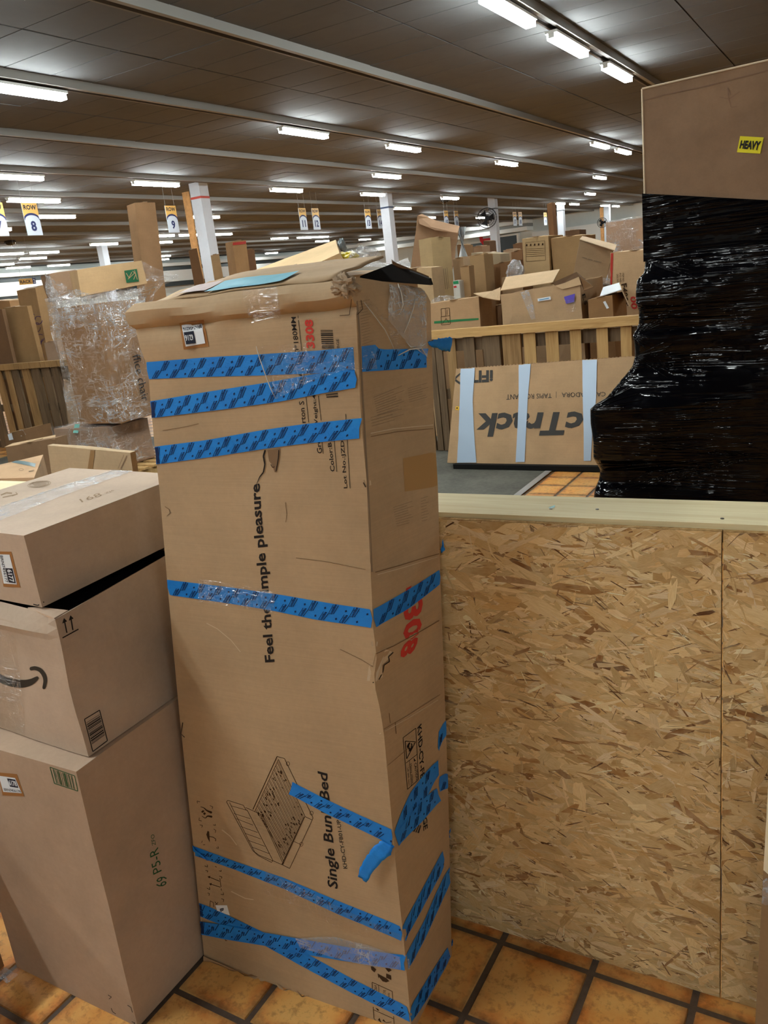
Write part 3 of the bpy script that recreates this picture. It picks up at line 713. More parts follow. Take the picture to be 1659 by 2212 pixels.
# torn corner tuft
cpt = big_point(0, 1, 1.650)+Vector((-.012, -.004, 0)); V3 = []; F3 = []
for j in range(19):
    for i in range(28):
        a_ = math.pi*j/18; b_ = math.pi*i/14; d = Vector((math.sin(a_)*math.cos(b_), math.sin(a_)*math.sin(b_), math.cos(a_)))
        k_ = 1+.55*noise.noise(d*2.2+Vector((5, 0, 0)))+.38*noise.noise(d*5)+.10*noise.noise(d*14); V3.append(cpt+Vector((d.x*.026*k_, d.y*.012*k_, d.z*.019*k_)))
for j in range(18):
    for i in range(28): F3.append((j*28+i, (j+1)*28+i, (j+1)*28+(i+1) % 28, j*28+(i+1) % 28))
mesh('torn_corner', V3, F3, card('torn_grey_paper', (158, 136, 112), .1), BIG)
HB = Host(([v for v in V], F)); HL = Host((V2, F2))
# bottom crushed flap edge
bt, tv, tfc, _ = strip(HB, 'bottom_flap', [(442, 2062), (520, 2096), (620, 2142), (690, 2172)], [(443, 2082), (520, 2113), (620, 2156), (688, 2184)], card('kraft_lighter_flap', (186, 154, 120), .1), BIG, 20, 2, .006)
# --- blue painter's tape
def blue_mat():
    t = NT('blue_painters_tape'); g = t.n('ShaderNodeTexCoord').outputs['Object']; n = t.noise(240, 2, .6, g); n2 = t.noise(18, 3, .6, g)
    col = t.mix(n2, lin((14, 108, 200)), lin((30, 142, 228))); b = t.bsdf((.02, .2, .6), .5, .35); t.l(col, b.inputs['Base Color']); t.l(t.bump(t.math('ADD', n, n2), .3, .002), b.inputs['Normal']); return t.m
BLUE = blue_mat(); BINK = plain('tape_dark_blue_print', (16, 40, 84), .6, .2)
def tape(name, top, bot, off=.0012, n=26, marks=True, host=None, m=2, lab=None, wr=.0006):
    host = host or HB
    o, TV, TF, G = strip(host, name, top, bot, BLUE, BIG, n, m, off, wr, 2, lab)
    if not marks: return o
    ink = Ink(Host((TV, TF)), .0005)
    # repeat slanted logo lines along the tape length in metres
    A = resample(top, 60); B = resample(bot, 60); pts = [host.cast(*lerp2(a, b, .5))[0] for a, b in zip(A, B)]
    L = [0]
    for p, q in zip(pts, pts[1:]): L.append(L[-1]+(q-p).length)
    wid = (host.cast(*A[30])[0]-host.cast(*B[30])[0]).length
    def pp(d, v):
        k = 0
        while k < 59 and L[k+1] < d: k += 1
        t = (d-L[k])/max(1e-6, L[k+1]-L[k]); t = min(max(t, 0), 1)
        return (lerp(lerp(A[k][0], A[k+1][0], t), lerp(B[k][0], B[k+1][0], t), v), lerp(lerp(A[k][1], A[k+1][1], t), lerp(B[k][1], B[k+1][1], t), v))
    step = .050; n_ = int(L[-1]/step)+2; W = wid
    for i in range(n_):
        for row, (vv, ph) in enumerate(((.30, 0), (.80, .5))):
            d = (i+ph)*step+.004
            hh = .0115/W; dx = .0068
            if vv+hh > 1.0: hh = .98-vv
            if d-dx < .001 or d+dx+.009 > L[-1]: continue
            q = [pp(d-dx, vv+hh), pp(d+dx, max(.02, vv-.0115/W)), pp(d+dx-.0075, max(.02, vv-.0115/W)), pp(d-dx-.0075, vv+hh)]
            ink.text('ScotchBlue', q, .04, 0)
            ink.line([pp(d-dx+.003, vv+hh*.9), pp(d+dx+.003, max(.04, vv-.0095/W))], 1.6); ink.line([pp(d-dx-.0092, vv+hh), pp(d+dx-.0092, max(.04, vv-.0115/W))], 1.2)
            # small 3M speck between
            d2 = d+step*.5
            if d2+.004 < L[-1]: q = [pp(d2, vv+.0028/W), pp(d2+.0045, vv+.0010/W), pp(d2+.0040, vv-.0028/W), pp(d2-.0004, vv-.0010/W)]; ink.poly(q)
    ink.build('tape_print', BINK, o); return o

# --- print on the carton front
I = Ink(HB)
I.text('Feel the simple pleasure', [(600, 1429), (568, 1043), (541, 1046), (573, 1431)], .025)
I.build('slogan', INK, BIG); I = Ink(HB)
I.text('Single Bunk Bed', [(737, 1919), (713, 1663), (686, 1665), (709, 1921)], .02, .25)
I.build('product_name', INK, BIG); I = Ink(HB)
I.text('KHD-CY-FB01-UP', [(751, 1876), (735, 1770), (727, 1771), (742, 1877)], .01, .1)
I.build('model_code', INK, BIG); I = Ink(HB)
I.text('0*180MM', [(648, 762), (640, 685), (629, 685), (637, 763)], .01)
I.text('56', [(656, 820), (654, 804), (644, 805), (646, 821)], .01).text('rton S', [(661, 913), (657, 866), (646, 867), (650, 914)], .01)
I.text('Weight:4', [(690, 925), (684, 852), (675, 853), (680, 926)], .01).text('Gro', [(697, 979), (692, 948), (682, 949), (686, 980)], .01)
I.text('Color:B', [(724, 1018), (716, 955), (708, 956), (714, 1019)], .015).text('Lot No.:JZD-', [(753, 1054), (745, 944), (735, 945), (743, 1055)], .01)
for l in ([(644, 682), (652, 757)], [(656, 804), (667, 912)], [(688, 855), (694, 908)], [(695, 947), (698.5, 980)], [(722, 950), (728, 1019)], [(747, 894), (756.5, 1055)]): I.line(l, 1.1)
I.text('BGE', [(733.5, 752), (732, 732), (726, 732), (728, 752)])
I.build('carton_data', INK, BIG); I = Ink(HB)
I.bars([(692.6, 713), (696, 755), (722, 755), (719, 713)], 16, off=.0007, seed=2).bars([(704, 852), (706, 860), (731, 859), (730, 848)], 4, seed=3)
I.build('barcode', INK, BIG)
Ink(HB).text('3308', [(681, 752), (676, 690), (658, 690), (662, 752)], .04).build('red_number', RED, BIG, 'small red printed number 3308')
Ink(HB).text('3308', [(874, 1272), (861, 1425), (897, 1408), (917, 1250)], .04).build('red_number', RED, BIG, 'large red printed number 3308')
I = Ink(HB)
I.text('KHD-CY-FB', [(901, 1572), (908, 1686), (917, 1678), (910, 1562)], .02).text('GE', [(913, 1767), (914, 1795), (923.5, 1789), (922, 1763)], .02).text('J', [(912, 1722), (913, 1734), (918, 1731), (917, 1719)], .02)
I.build('side_code', INK, BIG); I = Ink(HB)
def closed(p): return p+[p[0]]
I.line(closed([(870.2, 1593.4), (897.7, 1572.8), (903.4, 1683.6), (879.7, 1705)]), 1.2).line([(876.6, 1648), (900.3, 1629.5)], 1.1).line([(888, 1700-3), (884, 1642)], .8)
I.line(closed([(874.8, 1600.8), (897.2, 1602.3), (878, 1639)]), 1.6).curve([(884, 1605), (881, 1613), (886, 1620)], [3, 5, 3]).curve([(888, 1606), (889, 1613), (884, 1622)], [2, 3, 3])
I.text('CAUTION', [(894, 1650), (898, 1686), (903, 1682), (899, 1646)], .01).text('Heavy object', [(884, 1652), (888.5, 1694), (893, 1690), (889, 1648)]).text('Lift with team', [(879, 1660), (882, 1697), (885, 1695), (882.5, 1657)]).poly([(893, 1637), (898, 1643), (894, 1645)])
I.build('caution_panel', INK, BIG); I = Ink(HB)
I.bars([(889, 1712), (893, 1716), (908, 1694), (904, 1692)], 4).bars([(889, 1795), (905, 1800), (910, 1783), (898, 1780)], 6)
I.build('side_barcode', INK, BIG)
# bed line drawing
def bp(x, y): return (470+x/5.352, 1600+y/5.352)
I = Ink(HB)
for pl, w_ in (([(105, 705), (410, 1270), (470, 1325)], 1.1), ([(105, 705), (120, 688), (300, 745), (325, 790), (350, 812), (635, 1370), (640, 1385), (625, 1405), (470, 1325)], 1.1), ([(140, 712), (405, 1235), (430, 1285), (480, 1320), (635, 1385)], 1),
               ([(155, 750), (350, 805)], .9), ([(190, 840), (380, 900)], .9), ([(220, 900), (412, 975)], .9), ([(270, 990), (465, 1060)], .9), ([(315, 1068), (505, 1135)], .9), ([(355, 1150), (550, 1220)], .9), ([(400, 1228), (600, 1305)], .9),
               ([(325, 770), (515, 855), (765, 1390), (755, 1435), (640, 1385)], 1.1), ([(500, 855), (750, 1400)], 1), ([(410, 795), (690, 180)], 1.8), ([(430, 820), (705, 215)], 1), ([(690, 180), (775, 205), (1105, 890), (1095, 915), (835, 1475), (755, 1435), (1010, 875), (1095, 915)], 1.2),
               ([(705, 215), (1010, 870)], 1.1), ([(745, 1430), (1005, 880)], 1.8), ([(875, 1160), (970, 1200)], 1)):
    I.line([bp(*p) for p in pl], w_)
for cx_, cy_ in ((815, 265), (1088, 835), (970, 1195)): I.line([bp(cx_+20*math.cos(a*.8), cy_+24*math.sin(a*.8)) for a in range(9)], .9)
for k in range(14):
    t = (k+.5)/14; a = lerp2((700, 225), (432, 815), t); b = lerp2((1000, 890), (765, 1370), t); I.line([bp(*a), bp(*b)], .8)
    a2 = lerp2(a, b, .012); b2 = (b[0]+9, b[1]-14); I.line([bp(a[0]+9, a[1]-12), bp(*b2)], .6)
rr = random.Random(9)
for k in range(90):
    t = rr.random(); s = rr.choice((rr.uniform(.05, .38), rr.uniform(.7, .96))); a = lerp2(lerp2((700, 225), (432, 815), t), lerp2((1000, 890), (765, 1370), t), s); I.line([bp(*a), bp(a[0]+16, a[1]+rr.uniform(10, 34))], rr.uniform(1, 2.6))
I.build('bed_drawing', BROWNINK, BIG)
# care marks down the left
def mk(x, y): return (400+x/6.144, 1700+y/6.144)
I = Ink(HB)
for pts in (((165, 215), (160, 185), (200, 195)), ((330, 245), (370, 262), (358, 290)), ((190, 405), (185, 440), (222, 450)), ((195, 500), (232, 508), (222, 535)), ((372, 500), (405, 510), (400, 490)), ((380, 555), (410, 575), (400, 605)), ((228, 710), (222, 740)), ((240, 765), (268, 762)),
            ((415, 805), (445, 812), (438, 785)), ((260, 1045), (300, 1060), (296, 1030)), ((272, 1105), (305, 1112), (295, 1130)), ((400, 1050), (420, 1062)), ((450, 1110), (480, 1120), (478, 1098)), ((455, 1180), (490, 1190), (485, 1215)), ((290, 1340), (330, 1360), (325, 1325)), ((300, 1405), (325, 1412), (318, 1440)),
            ((475, 1420), (512, 1430), (508, 1400)), ((482, 1480), (515, 1492), (508, 1525)), ((462, 1210), (478, 1325)), ((478, 1345), (484, 1372)), ((530, 2010), (540, 2040), (560, 2035)), ((330, 1590), (335, 1510), (375, 1530), (380, 1590)), ((395, 1520), (430, 1560)), ((405, 1560), (440, 1530))):
    I.line([mk(*p) for p in pts], 1.1)
I.poly([mk(*p) for p in ((300, 580), (320, 590), (325, 650), (330, 735), (300, 680), (283, 630))]).line([mk(325, 655), mk(375, 665), mk(410, 690), mk(405, 718)], 1.4)
for a, b in (((460, 1250), (315, 1190)), ((470, 1328), (335, 1285))): I.line([mk(*a), mk(*b)], 1.4).poly([mk(b[0]-16, b[1]-4), mk(b[0]+22, b[1]-12), mk(b[0]+10, b[1]+22)])
I.curve([mk(210, 262), mk(250, 275), mk(290, 310), mk(345, 335)], [1.2, 1.6, 3, 5]).curve([mk(225, 385), mk(270, 410), mk(300, 385), mk(350, 392)], [1, 1.6, 3, 4.5]).poly([mk(212, 330), mk(235, 305), mk(262, 315), mk(236, 342)]).poly([mk(238, 350), mk(262, 332), mk(280, 352), mk(258, 372)])
I.build('care_marks', BROWNINK, BIG); I = Ink(HB)
def fk(x, y): return (780+x/12.86, 2040+y/12.86)
I.poly([fk(*p) for p in ((270, 600), (320, 590), (425, 690), (375, 775), (290, 700))]).poly([fk(*p) for p in ((665, 640), (800, 660), (855, 715), (770, 765), (730, 730))]).poly([fk(*p) for p in ((700, 800), (835, 855), (845, 985), (700, 920))])
I.poly([fk(*p) for p in ((460, 800), (700, 930), (790, 1015), (700, 1050), (600, 1020), (500, 900), (485, 940))])
I.build('recycling_mark', BROWNINK, BIG); I = Ink(HB)
I.line([fk(315, 1260), fk(310, 1045), fk(870, 1300), fk(885, 1545)], 1.2).line([fk(490, 1130), fk(497, 1370)], 1).text('NO', [fk(455, 1150), fk(450, 1310), fk(370, 1290), fk(375, 1130)]).text('JECT', [fk(700, 1270), fk(695, 1440), fk(610, 1400), fk(620, 1250)]).text('the', [fk(800, 1345), fk(795, 1480), fk(740, 1450), fk(745, 1340)])
I.line([fk(340, 1730), fk(370, 2200)], 1.2).line([fk(350, 1810), fk(905, 2060)], 1.1).line([fk(905, 1990), fk(920, 2200)], 1.1).poly([fk(400, 1750), fk(480, 1790), fk(510, 1840), fk(460, 1830)]).line([fk(410, 2200), fk(850, 2150)], 1.1)
I.build('caution_table', BROWNINK, BIG)
# faded side print blocks
I = Ink(HB)
for (q, n_) in (([(848, 1095), (893, 1080), (896, 1130), (857, 1140)], 9), ([(908, 1075), (925, 1070), (928, 1125), (911, 1130)], 9), ([(806, 857), (872, 830), (880, 880), (815, 900)], 9), ([(880, 838), (925, 825), (926, 860), (884, 872)], 7), ([(775, 650), (800, 645), (806, 740), (783, 748)], 16), ([(800, 900), (872, 880), (874, 905), (803, 925)], 4)):
    for k in range(n_): t = (k+.3)/n_; I.line([lerp2(q[0], q[3], t), lerp2(lerp2(q[0], q[3], t), lerp2(q[1], q[2], t), random.Random(k).uniform(.6, 1))], .8)
I.build('faded_print', FAINT, BIG)
# rubbed corner edge, dents and creases
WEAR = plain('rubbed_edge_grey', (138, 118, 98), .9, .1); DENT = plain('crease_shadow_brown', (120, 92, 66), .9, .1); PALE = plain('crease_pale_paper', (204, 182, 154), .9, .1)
I = Ink(HB, .0009)
I.line([(771, 650), (776, 720), (783, 850), (789, 960), (795, 1060), (799, 1150), (803, 1235)], 3.4); I.build('rubbed_edge', WEAR, BIG)
I = Ink(HB, .0010)
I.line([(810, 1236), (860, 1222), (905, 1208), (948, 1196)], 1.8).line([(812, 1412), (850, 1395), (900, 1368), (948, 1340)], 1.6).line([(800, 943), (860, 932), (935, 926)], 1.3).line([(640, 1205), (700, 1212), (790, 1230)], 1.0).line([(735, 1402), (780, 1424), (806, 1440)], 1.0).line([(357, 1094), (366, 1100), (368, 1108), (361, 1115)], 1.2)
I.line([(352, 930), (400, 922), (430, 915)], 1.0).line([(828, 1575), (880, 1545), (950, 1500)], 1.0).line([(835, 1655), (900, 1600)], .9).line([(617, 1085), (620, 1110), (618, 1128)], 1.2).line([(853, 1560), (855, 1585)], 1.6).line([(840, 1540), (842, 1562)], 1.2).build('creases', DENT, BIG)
I = Ink(HB, .0010)
I.line([(815, 1241), (870, 1226), (944, 1203)], 1.4).line([(800, 936), (850, 926), (935, 918)], 1.8).line([(820, 1585), (880, 1552), (945, 1512)], 1.2).line([(480, 1792), (498, 1806), (512, 1825)], 2.2).line([(447, 1346), (470, 1358), (500, 1383), (520, 1408)], 1.2).line([(500, 1925), (530, 1940), (548, 1943)], 2).build('pale_creases', PALE, BIG)
I = Ink(HB, .0012); I.poly([(812, 1410), (832, 1402), (848, 1408), (838, 1424), (824, 1436), (826, 1462), (812, 1472), (793, 1470), (797, 1440), (806, 1436)]).poly([(803, 1385), (815, 1386), (814, 1396), (804, 1396)]).poly([(786, 1036), (800, 1038), (801, 1048), (790, 1050)]).build('torn_paper', PALE, BIG)
I = Ink(HB, .0020); I.line([(848, 1408), (838, 1418), (840, 1428), (828, 1436), (826, 1450), (818, 1466), (806, 1474)], 2.2).line([(396, 1560), (392, 1585), (400, 1592)], 2).line([(786, 1042), (791, 1052)], 2.6).line([(760, 645), (756, 680), (735, 682)], 1.2).line([(778, 648), (782, 668), (770, 680)], 1.2).build('torn_edges', plain('torn_dark', (56, 40, 28), .95), BIG)
# orange patch tape on the side
strip(HB, 'brown_patch_tape', [(870, 990), (945, 975)], [(874, 1062), (947, 1050)], plain('amber_patch', (168, 128, 80), .5), BIG, 6, 4, .0005)
# torn spot under the third tape
tear = Ink(HB, .0012); tear.poly([(578, 972), (606, 968), (604, 990), (598, 1018), (594, 1020), (588, 1003), (582, 996)]); tear.build('torn_flap', plain('torn_brown_liner', (126, 98, 72), .9), BIG)
cr = Ink(HB, .0016); cr.line([(574, 972), (570, 985), (573, 1003), (570, 1020), (562, 1030), (556, 1044)], 3, taper=[4, 3.5, 2.5, 3, 2.2, 1]); cr.line([(603, 972), (602, 990), (597, 1018)], 1.6); cr.line([(586, 1003), (590, 1010), (594, 1008)], 1.4); cr.build('tear', plain('tear_dark', (30, 20, 14), .95), BIG)
# blue tapes (upper and lower photo edges)
tape('blue_tape', [(318, 782), (444, 772), (567, 765), (690, 757), (780, 748)], [(319, 819), (444, 814), (567, 811), (690, 806), (783, 803)])
tape('blue_tape', [(779, 748), (816, 744), (817, 755), (923, 753)], [(782, 803), (816, 801), (860, 798), (920, 794)], .0014, 10)
tape('blue_tape', [(325, 867), (444, 847), (567, 828), (690, 806), (768, 801)], [(328, 903), (485, 884), (608, 867), (700, 849), (771, 837)], .0024)
tape('blue_tape', [(333, 965), (444, 951), (567, 929), (649, 917), (779, 903)], [(339, 1003), (464, 986), (567, 970), (649, 959), (774, 947)], .0018)
tape('blue_tape', [(361, 1252), (494, 1268), (610, 1285), (726, 1305), (802, 1316)], [(365, 1285), (494, 1303), (591, 1319), (687, 1339), (804, 1356)])
tape('blue_tape', [(807, 1316), (861, 1285), (900, 1262), (948, 1231)], [(810, 1355), (840, 1338), (880, 1316), (950, 1262)], .0014, 12)
tape('blue_tape', [(631, 1688), (705, 1726), (778, 1760), (846, 1791)], [(627, 1715), (705, 1757), (778, 1791), (848, 1825)], .0016, 16)
tape('blue_tape', [(850, 1797), (868, 1750), (886, 1711), (915, 1672), (943, 1642)], [(862, 1815), (885, 1780), (905, 1745), (925, 1715), (944, 1674)], .0016, 12)
tape('blue_tape', [(852, 1800), (880, 1766), (905, 1732), (941, 1702)], [(858, 1827), (885, 1799), (912, 1772), (949, 1729)], .0024, 12)
tape('blue_tape', [(418, 1827), (508, 1860), (617, 1897), (725, 1943), (866, 2000)], [(422, 1848), (508, 1878), (617, 1921), (725, 1972), (869, 2032)])
tape('blue_tape', [(868, 2001), (905, 1932), (930, 1885), (955, 1838)], [(873, 2033), (905, 1975), (935, 1918), (960, 1872)], .0014, 10)
tape('blue_tape', [(877, 2060), (915, 1990), (945, 1920), (971, 1868)], [(883, 2092), (920, 2022), (950, 1955), (973, 1905)], .0014, 10)
tape('blue_tape', [(429, 1948), (490, 1975), (563, 2010), (660, 2058), (762, 2114), (882, 2174)], [(431, 1979), (490, 2001), (563, 2037), (653, 2087), (762, 2145), (886, 2207)])
tape('blue_tape', [(432, 1989), (490, 1997), (563, 2011), (653, 2027), (762, 2046), (873, 2062)], [(434, 2017), (490, 2028), (570, 2041), (660, 2060), (762, 2077), (878, 2095)], .0028)
tape('blue_tape', [(886, 2174), (925, 2110), (950, 2070), (966, 2046)], [(890, 2207), (930, 2145), (955, 2100), (974, 2066)], .0014, 10)
tape('blue_tape', [(945, 1612), (947, 1580), (958, 1560), (964, 1556)], [(946, 1622), (955, 1600), (962, 1590), (965, 1588)], .0014, 6)
tape('blue_tape', [(946, 1680), (955, 1674), (966, 1669)], [(947, 1711), (957, 1706), (969, 1702)], .0014, 6)
# loose ends: a crumpled tail hanging at the front, one sticking out at the top right, one near the foot
def crumple(name, cl, wd, mat=BLUE, seed=1, amp=.004, n=14, m=4, lab=None):
    rr = random.Random(seed); V = []; F = []
    for i in range(n+1):
        t = i/n*(len(cl)-1); k = min(int(t), len(cl)-2); f = t-k; c = lerp(cl[k][0], cl[k+1][0], f); s = lerp(cl[k][1], cl[k+1][1], f)
        for j in range(m+1):
            p = c+s*(j/m-.5)*2; V.append(p+Vector((rr.uniform(-1, 1), rr.uniform(-1, 1), rr.uniform(-1, 1)))*amp)
    for i in range(n):
        for j in range(m): a = i*(m+1)+j; F.append((a, a+1, a+m+2, a+m+1))
    o = mesh(name, V, F, mat, BIG, True)
    if lab: o['label'] = lab
    sm = o.modifiers.new('s', 'SOLIDIFY'); sm.thickness = .0008; return o
def seg(px, py, qx, qy, lift): a, n1 = HB.cast(px, py); b, n2 = HB.cast(qx, qy); return ((a+b)/2+n1*lift, (b-a)/2)
crumple('loose_tape_end', [seg(829, 1813, 853, 1826, .004), seg(812, 1822, 845, 1845, .010), seg(800, 1838, 826, 1856, .016), seg(788, 1860, 812, 1876, .020), seg(784, 1880, 800, 1893, .022)], 0, seed=3, amp=.0022, lab='crumpled end of blue tape hanging free')
e0, n0 = HB.cast(921, 742); off = Vector((.012, .008, 0))
def fr_(px, py, y): return ony(px, py, y)
crumple('loose_tape_end', [((fr_(926, 741, 1.53)), (fr_(926, 744, 1.53)-fr_(926, 738, 1.53))/2), (fr_(945, 742, 1.55), (fr_(945, 752, 1.55)-fr_(947, 731, 1.54))/2), (fr_(962, 744, 1.56), (fr_(960, 757, 1.56)-fr_(964, 728, 1.55))/2), (fr_(976, 744, 1.57), (fr_(973, 757, 1.57)-fr_(978, 727, 1.56))/2)], 0, seed=5, amp=.002, lab='blue tape end sticking out past the right edge')
crumple('loose_tape_end', [(fr_(963, 2052, 1.42), Vector((.004, 0, .01))), (fr_(972, 2048, 1.42), Vector((.006, 0, .012))), (fr_(977, 2036, 1.43), Vector((.003, 0, .012)))], 0, seed=7, amp=.003, n=6)
crumple('loose_tape_end', [(fr_(958, 1846, 1.44), Vector((.003, 0, .016))), (fr_(966, 1820, 1.44), Vector((.006, 0, .016))), (fr_(972, 1798, 1.45), Vector((.004, 0, .012)))], 0, seed=8, amp=.003, n=6)
crumple('loose_tape_end', [(fr_(955, 1172, 1.52), Vector((.002, 0, .008))), (fr_(957, 1190, 1.52), Vector((.004, 0, .006)))], 0, seed=9, amp=.002, n=4)
crumple('loose_tape_end', [seg(418, 1826, 420, 1838, .004), seg(424, 1832, 440, 1850, .005), seg(440, 1846, 452, 1858, .004)], 0, seed=11, amp=.0018, n=8)
# clear packing tape
strip(HB, 'clear_tape', [(520, 625), (570, 620), (600, 618)], [(545, 700), (580, 690), (610, 690)], CLEAR, BIG, 6, 3, .0030)
strip(HB, 'clear_tape', [(556, 748), (640, 742), (740, 738), (810, 745)], [(598, 862), (660, 830), (740, 800), (812, 796)], CLEAR, BIG, 12, 6, .0034, .002)
strip(HB, 'clear_tape', [(838, 615), (870, 618), (918, 628)], [(835, 690), (880, 745), (920, 770)], SHINY, BIG, 12, 10, .0035, .004)
strip(HB, 'clear_tape', [(780, 650), (830, 700), (855, 760)], [(790, 640), (845, 700), (900, 740)], CLEAR, BIG, 12, 4, .003, .002)
strip(HB, 'clear_tape', [(575, 1880), (640, 1910), (740, 1960), (872, 2020)], [(570, 1930), (650, 1960), (740, 2010), (874, 2046)], CLEAR, BIG, 16, 4, .0036, .002)
strip(HB, 'clear_tape', [(640, 2025), (720, 2020), (800, 2040), (880, 2070)], [(650, 2045), (730, 2068), (800, 2085), (883, 2093)], film('hazy_tape', (.8, .84, .95), .18, .5, 30, (1, 1, 1), .5, .3, .8), BIG, 14, 3, .0040, .001)
strip(HB, 'clear_tape', [(430, 1250), (520, 1262), (595, 1278)], [(430, 1300), (520, 1312), (592, 1324)], CLEAR, BIG, 8, 4, .003, .0015)
def fold_highlight_line(name, pts, r, lift=.006):
    P = []
    for x, y in pts: p, n_ = HB.cast(x, y); P.append(p+n_*lift)
    MB().tube(P, [r*.4]+[r]*(len(P)-2)+[r*.3], 6).build(name, plain('pale_fold_highlight', (204, 200, 194), .2, .6), BIG, True)  # pale tubes paint highlights along the clear tape folds
fold_highlight_line('fold_highlight', [(557, 748), (565, 775), (576, 806), (588, 838), (599, 861)], .0012)
fold_highlight_line('fold_highlight', [(781, 652), (802, 680), (826, 712), (838, 735), (848, 758)], .0009)
fold_highlight_line('fold_highlight', [(893, 640), (888, 665), (880, 690), (868, 720)], .0013)
fold_highlight_line('fold_highlight', [(855, 616), (862, 636), (866, 660), (860, 676)], .0016)
fold_highlight_line('fold_highlight', [(855, 768), (880, 755), (905, 752), (918, 772)], .0016)
fold_highlight_line('fold_highlight', [(872, 738), (882, 750), (893, 748)], .0012)
# printed sheet on the lid, plastic scraps
def lidq(q, name, mat, off=.004, n=8):
    C = [onz(x, y, 1.715) for x, y in q]; V = []; F = []
    for j in range(5):
        for i in range(n+1):
            p = bil(C, i/n, j/4); h, nn = HL.near(Vector((p.x, min(max(p.y, 1.36), 1.50), 1.71))); V.append(Vector((p.x, p.y, h.z+off)))
    for j in range(4):
        for i in range(n): a = j*(n+1)+i; F.append((a, a+1, a+n+2, a+n+1))
    return mesh(name, V, F, mat, BIG)
def lidstrip(x0, x1, v0, v1, name, mat, off):
    V = []; F = []; n = 10
    for j in range(4):
        for i in range(n+1):
            x = lerp(x0, x1, i/n); y = yf(x, 1.666)+.012+lerp(v0, v1, j/3)*.205; h, _ = HL.near(Vector((x, y, 1.72))); V.append((x, y, h.z+off+.001*noise.noise(Vector((x*40, y*40, 1)))))
    for j in range(3):
        for i in range(n): a = j*(n+1)+i; F.append((a, a+1, a+n+2, a+n+1))
    return mesh(name, V, F, mat, BIG)
lidstrip(-1.19, -1.0, .0, .34, 'blue_sheet', plain('turquoise_print', (92, 162, 182), .45, .4), .007)['label'] = 'turquoise printed sheet on top'
lidstrip(-1.28, -1.195, .03, .36, 'striped_sheet', plain('pink_grey_print', (182, 160, 156), .45, .4), .0075)
# labels
LAB = thing  # (stickers are parts)
strip(HB, 'label_backing', [(387.8, 697.5), (440.3, 689.6)], [(397.5, 754.7), (451.4, 748.1)], KRAFT, BIG, 12, 12, .0010, 0)
lb, lv, lf, _ = strip(HB, 'sticker', [(393.3, 704.5), (436.7, 697.5)], [(402.3, 748.6), (444.8, 741.5)], WHITE, BIG, 12, 12, .0024, 0); lb['label'] = 'white number sticker 6216 turned upside down'
HLb = Host((lv, lf))
Ink(HLb, .0008).poly([(397.2, 718), (418.6, 715), (423.7, 741.2), (402.3, 744)]).build('number_box', NAVY, lb)
Ink(HLb, .0008).text('BRN7456216', [(435.2, 701.5), (395.0, 708), (396.4, 715), (436.6, 709)], .02).build('code', NAVY, lb)
Ink(HLb, .0024).text('6216', [(417.5, 722), (399.5, 724.5), (402, 737.5), (420, 735)], .03).build('number', WHITE, lb)
lb, lv, lf, _ = strip(HB, 'sticker', [(466, 1955), (491, 1955)], [(470, 1968), (497, 1977)], WHITE, BIG, 2, 2, .0010, 0)
Ink(Host((lv, lf)), .0004).text('B', [(475, 1963), (476, 1970), (484, 1967), (483, 1961)], .04).build('letter', NAVY, lb)

# ================================================================== LEFT STACK
CARD2 = card('kraft_pinkish_carton', (184, 162, 143), .03); CARD3 = card('kraft_pinkish_carton_lower', (182, 156, 134), .03)
s1 = thing('carton', (-1.67, 1.2, 0), 'large plain carton standing on the tiles, bottom of the left stack, green barcode', 'carton')
P = [(-1.893, .908, 0), (-1.438, .915, 0), (-1.442, 1.49, 0), (-1.90, 1.49, 0), (-1.895, .915, .708), (-1.440, .925, .708), (-1.452, 1.49, .712), (-1.90, 1.49, .712)]
_, v_, f_ = grid_box(P, 'body', CARD3, s1, 8, .002, 1, bulge=.003); H1 = Host((v_, f_))
I = Ink(H1, .0006); gq = [(108.3, 1657), (161.6, 1675.7), (168.5, 1708.6), (118, 1692)]
I.line(closed(gq), 1.6); I.bars(sub([gq[3], gq[2], gq[1], gq[0]], .1, .06, .9, .94), 14, seed=5)
I.text('P5-R', [(349, 1881), (341, 1829), (322, 1838), (331, 1890)], .0).text('ZFO', [(336.6, 1825), (332.7, 1801), (324.7, 1804), (328.5, 1827)], 0).text('69', [(359, 1912), (361, 1890), (338, 1897), (336, 1918)], 0)
I.build('green_print', GREENINK, s1)
I = Ink(H1, .0006)
for pts in (((775, 560), (800, 575), (782, 590)), ((798, 655), (808, 680), (832, 697)), ((915, 633), (940, 650), (950, 685)), ((945, 752), (968, 760), (960, 768))): I.line([(x/3.318, 1980+y/3.318) for x, y in pts], 1.2)
I.build('corner_marks', INK, s1)
strip(H1, 'label_backing', [(-4, 1668), (37, 1672)], [(6, 1718), (53, 1720)], KRAFT, s1, 3, 2, .0006, 0)
lb, lv, lf, _ = strip(H1, 'sticker', [(-2, 1675), (33.5, 1680)], [(8, 1710), (48, 1713)], WHITE, s1, 3, 2, .0012, 0)
hh = Host((lv, lf)); Ink(hh, .0004).poly([(15, 1681), (33, 1684), (40, 1702), (22, 1699)]).build('number_box', NAVY, lb); Ink(hh, .0008).text('6178', [(21, 1696), (38, 1699), (34, 1687), (18, 1684)], .03).build('number', WHITE, lb)
Ink(hh, .0004).text('BRN7456178', [(10, 1708), (46, 1712), (44, 1706), (8, 1702)], .01).build('code', NAVY, lb)
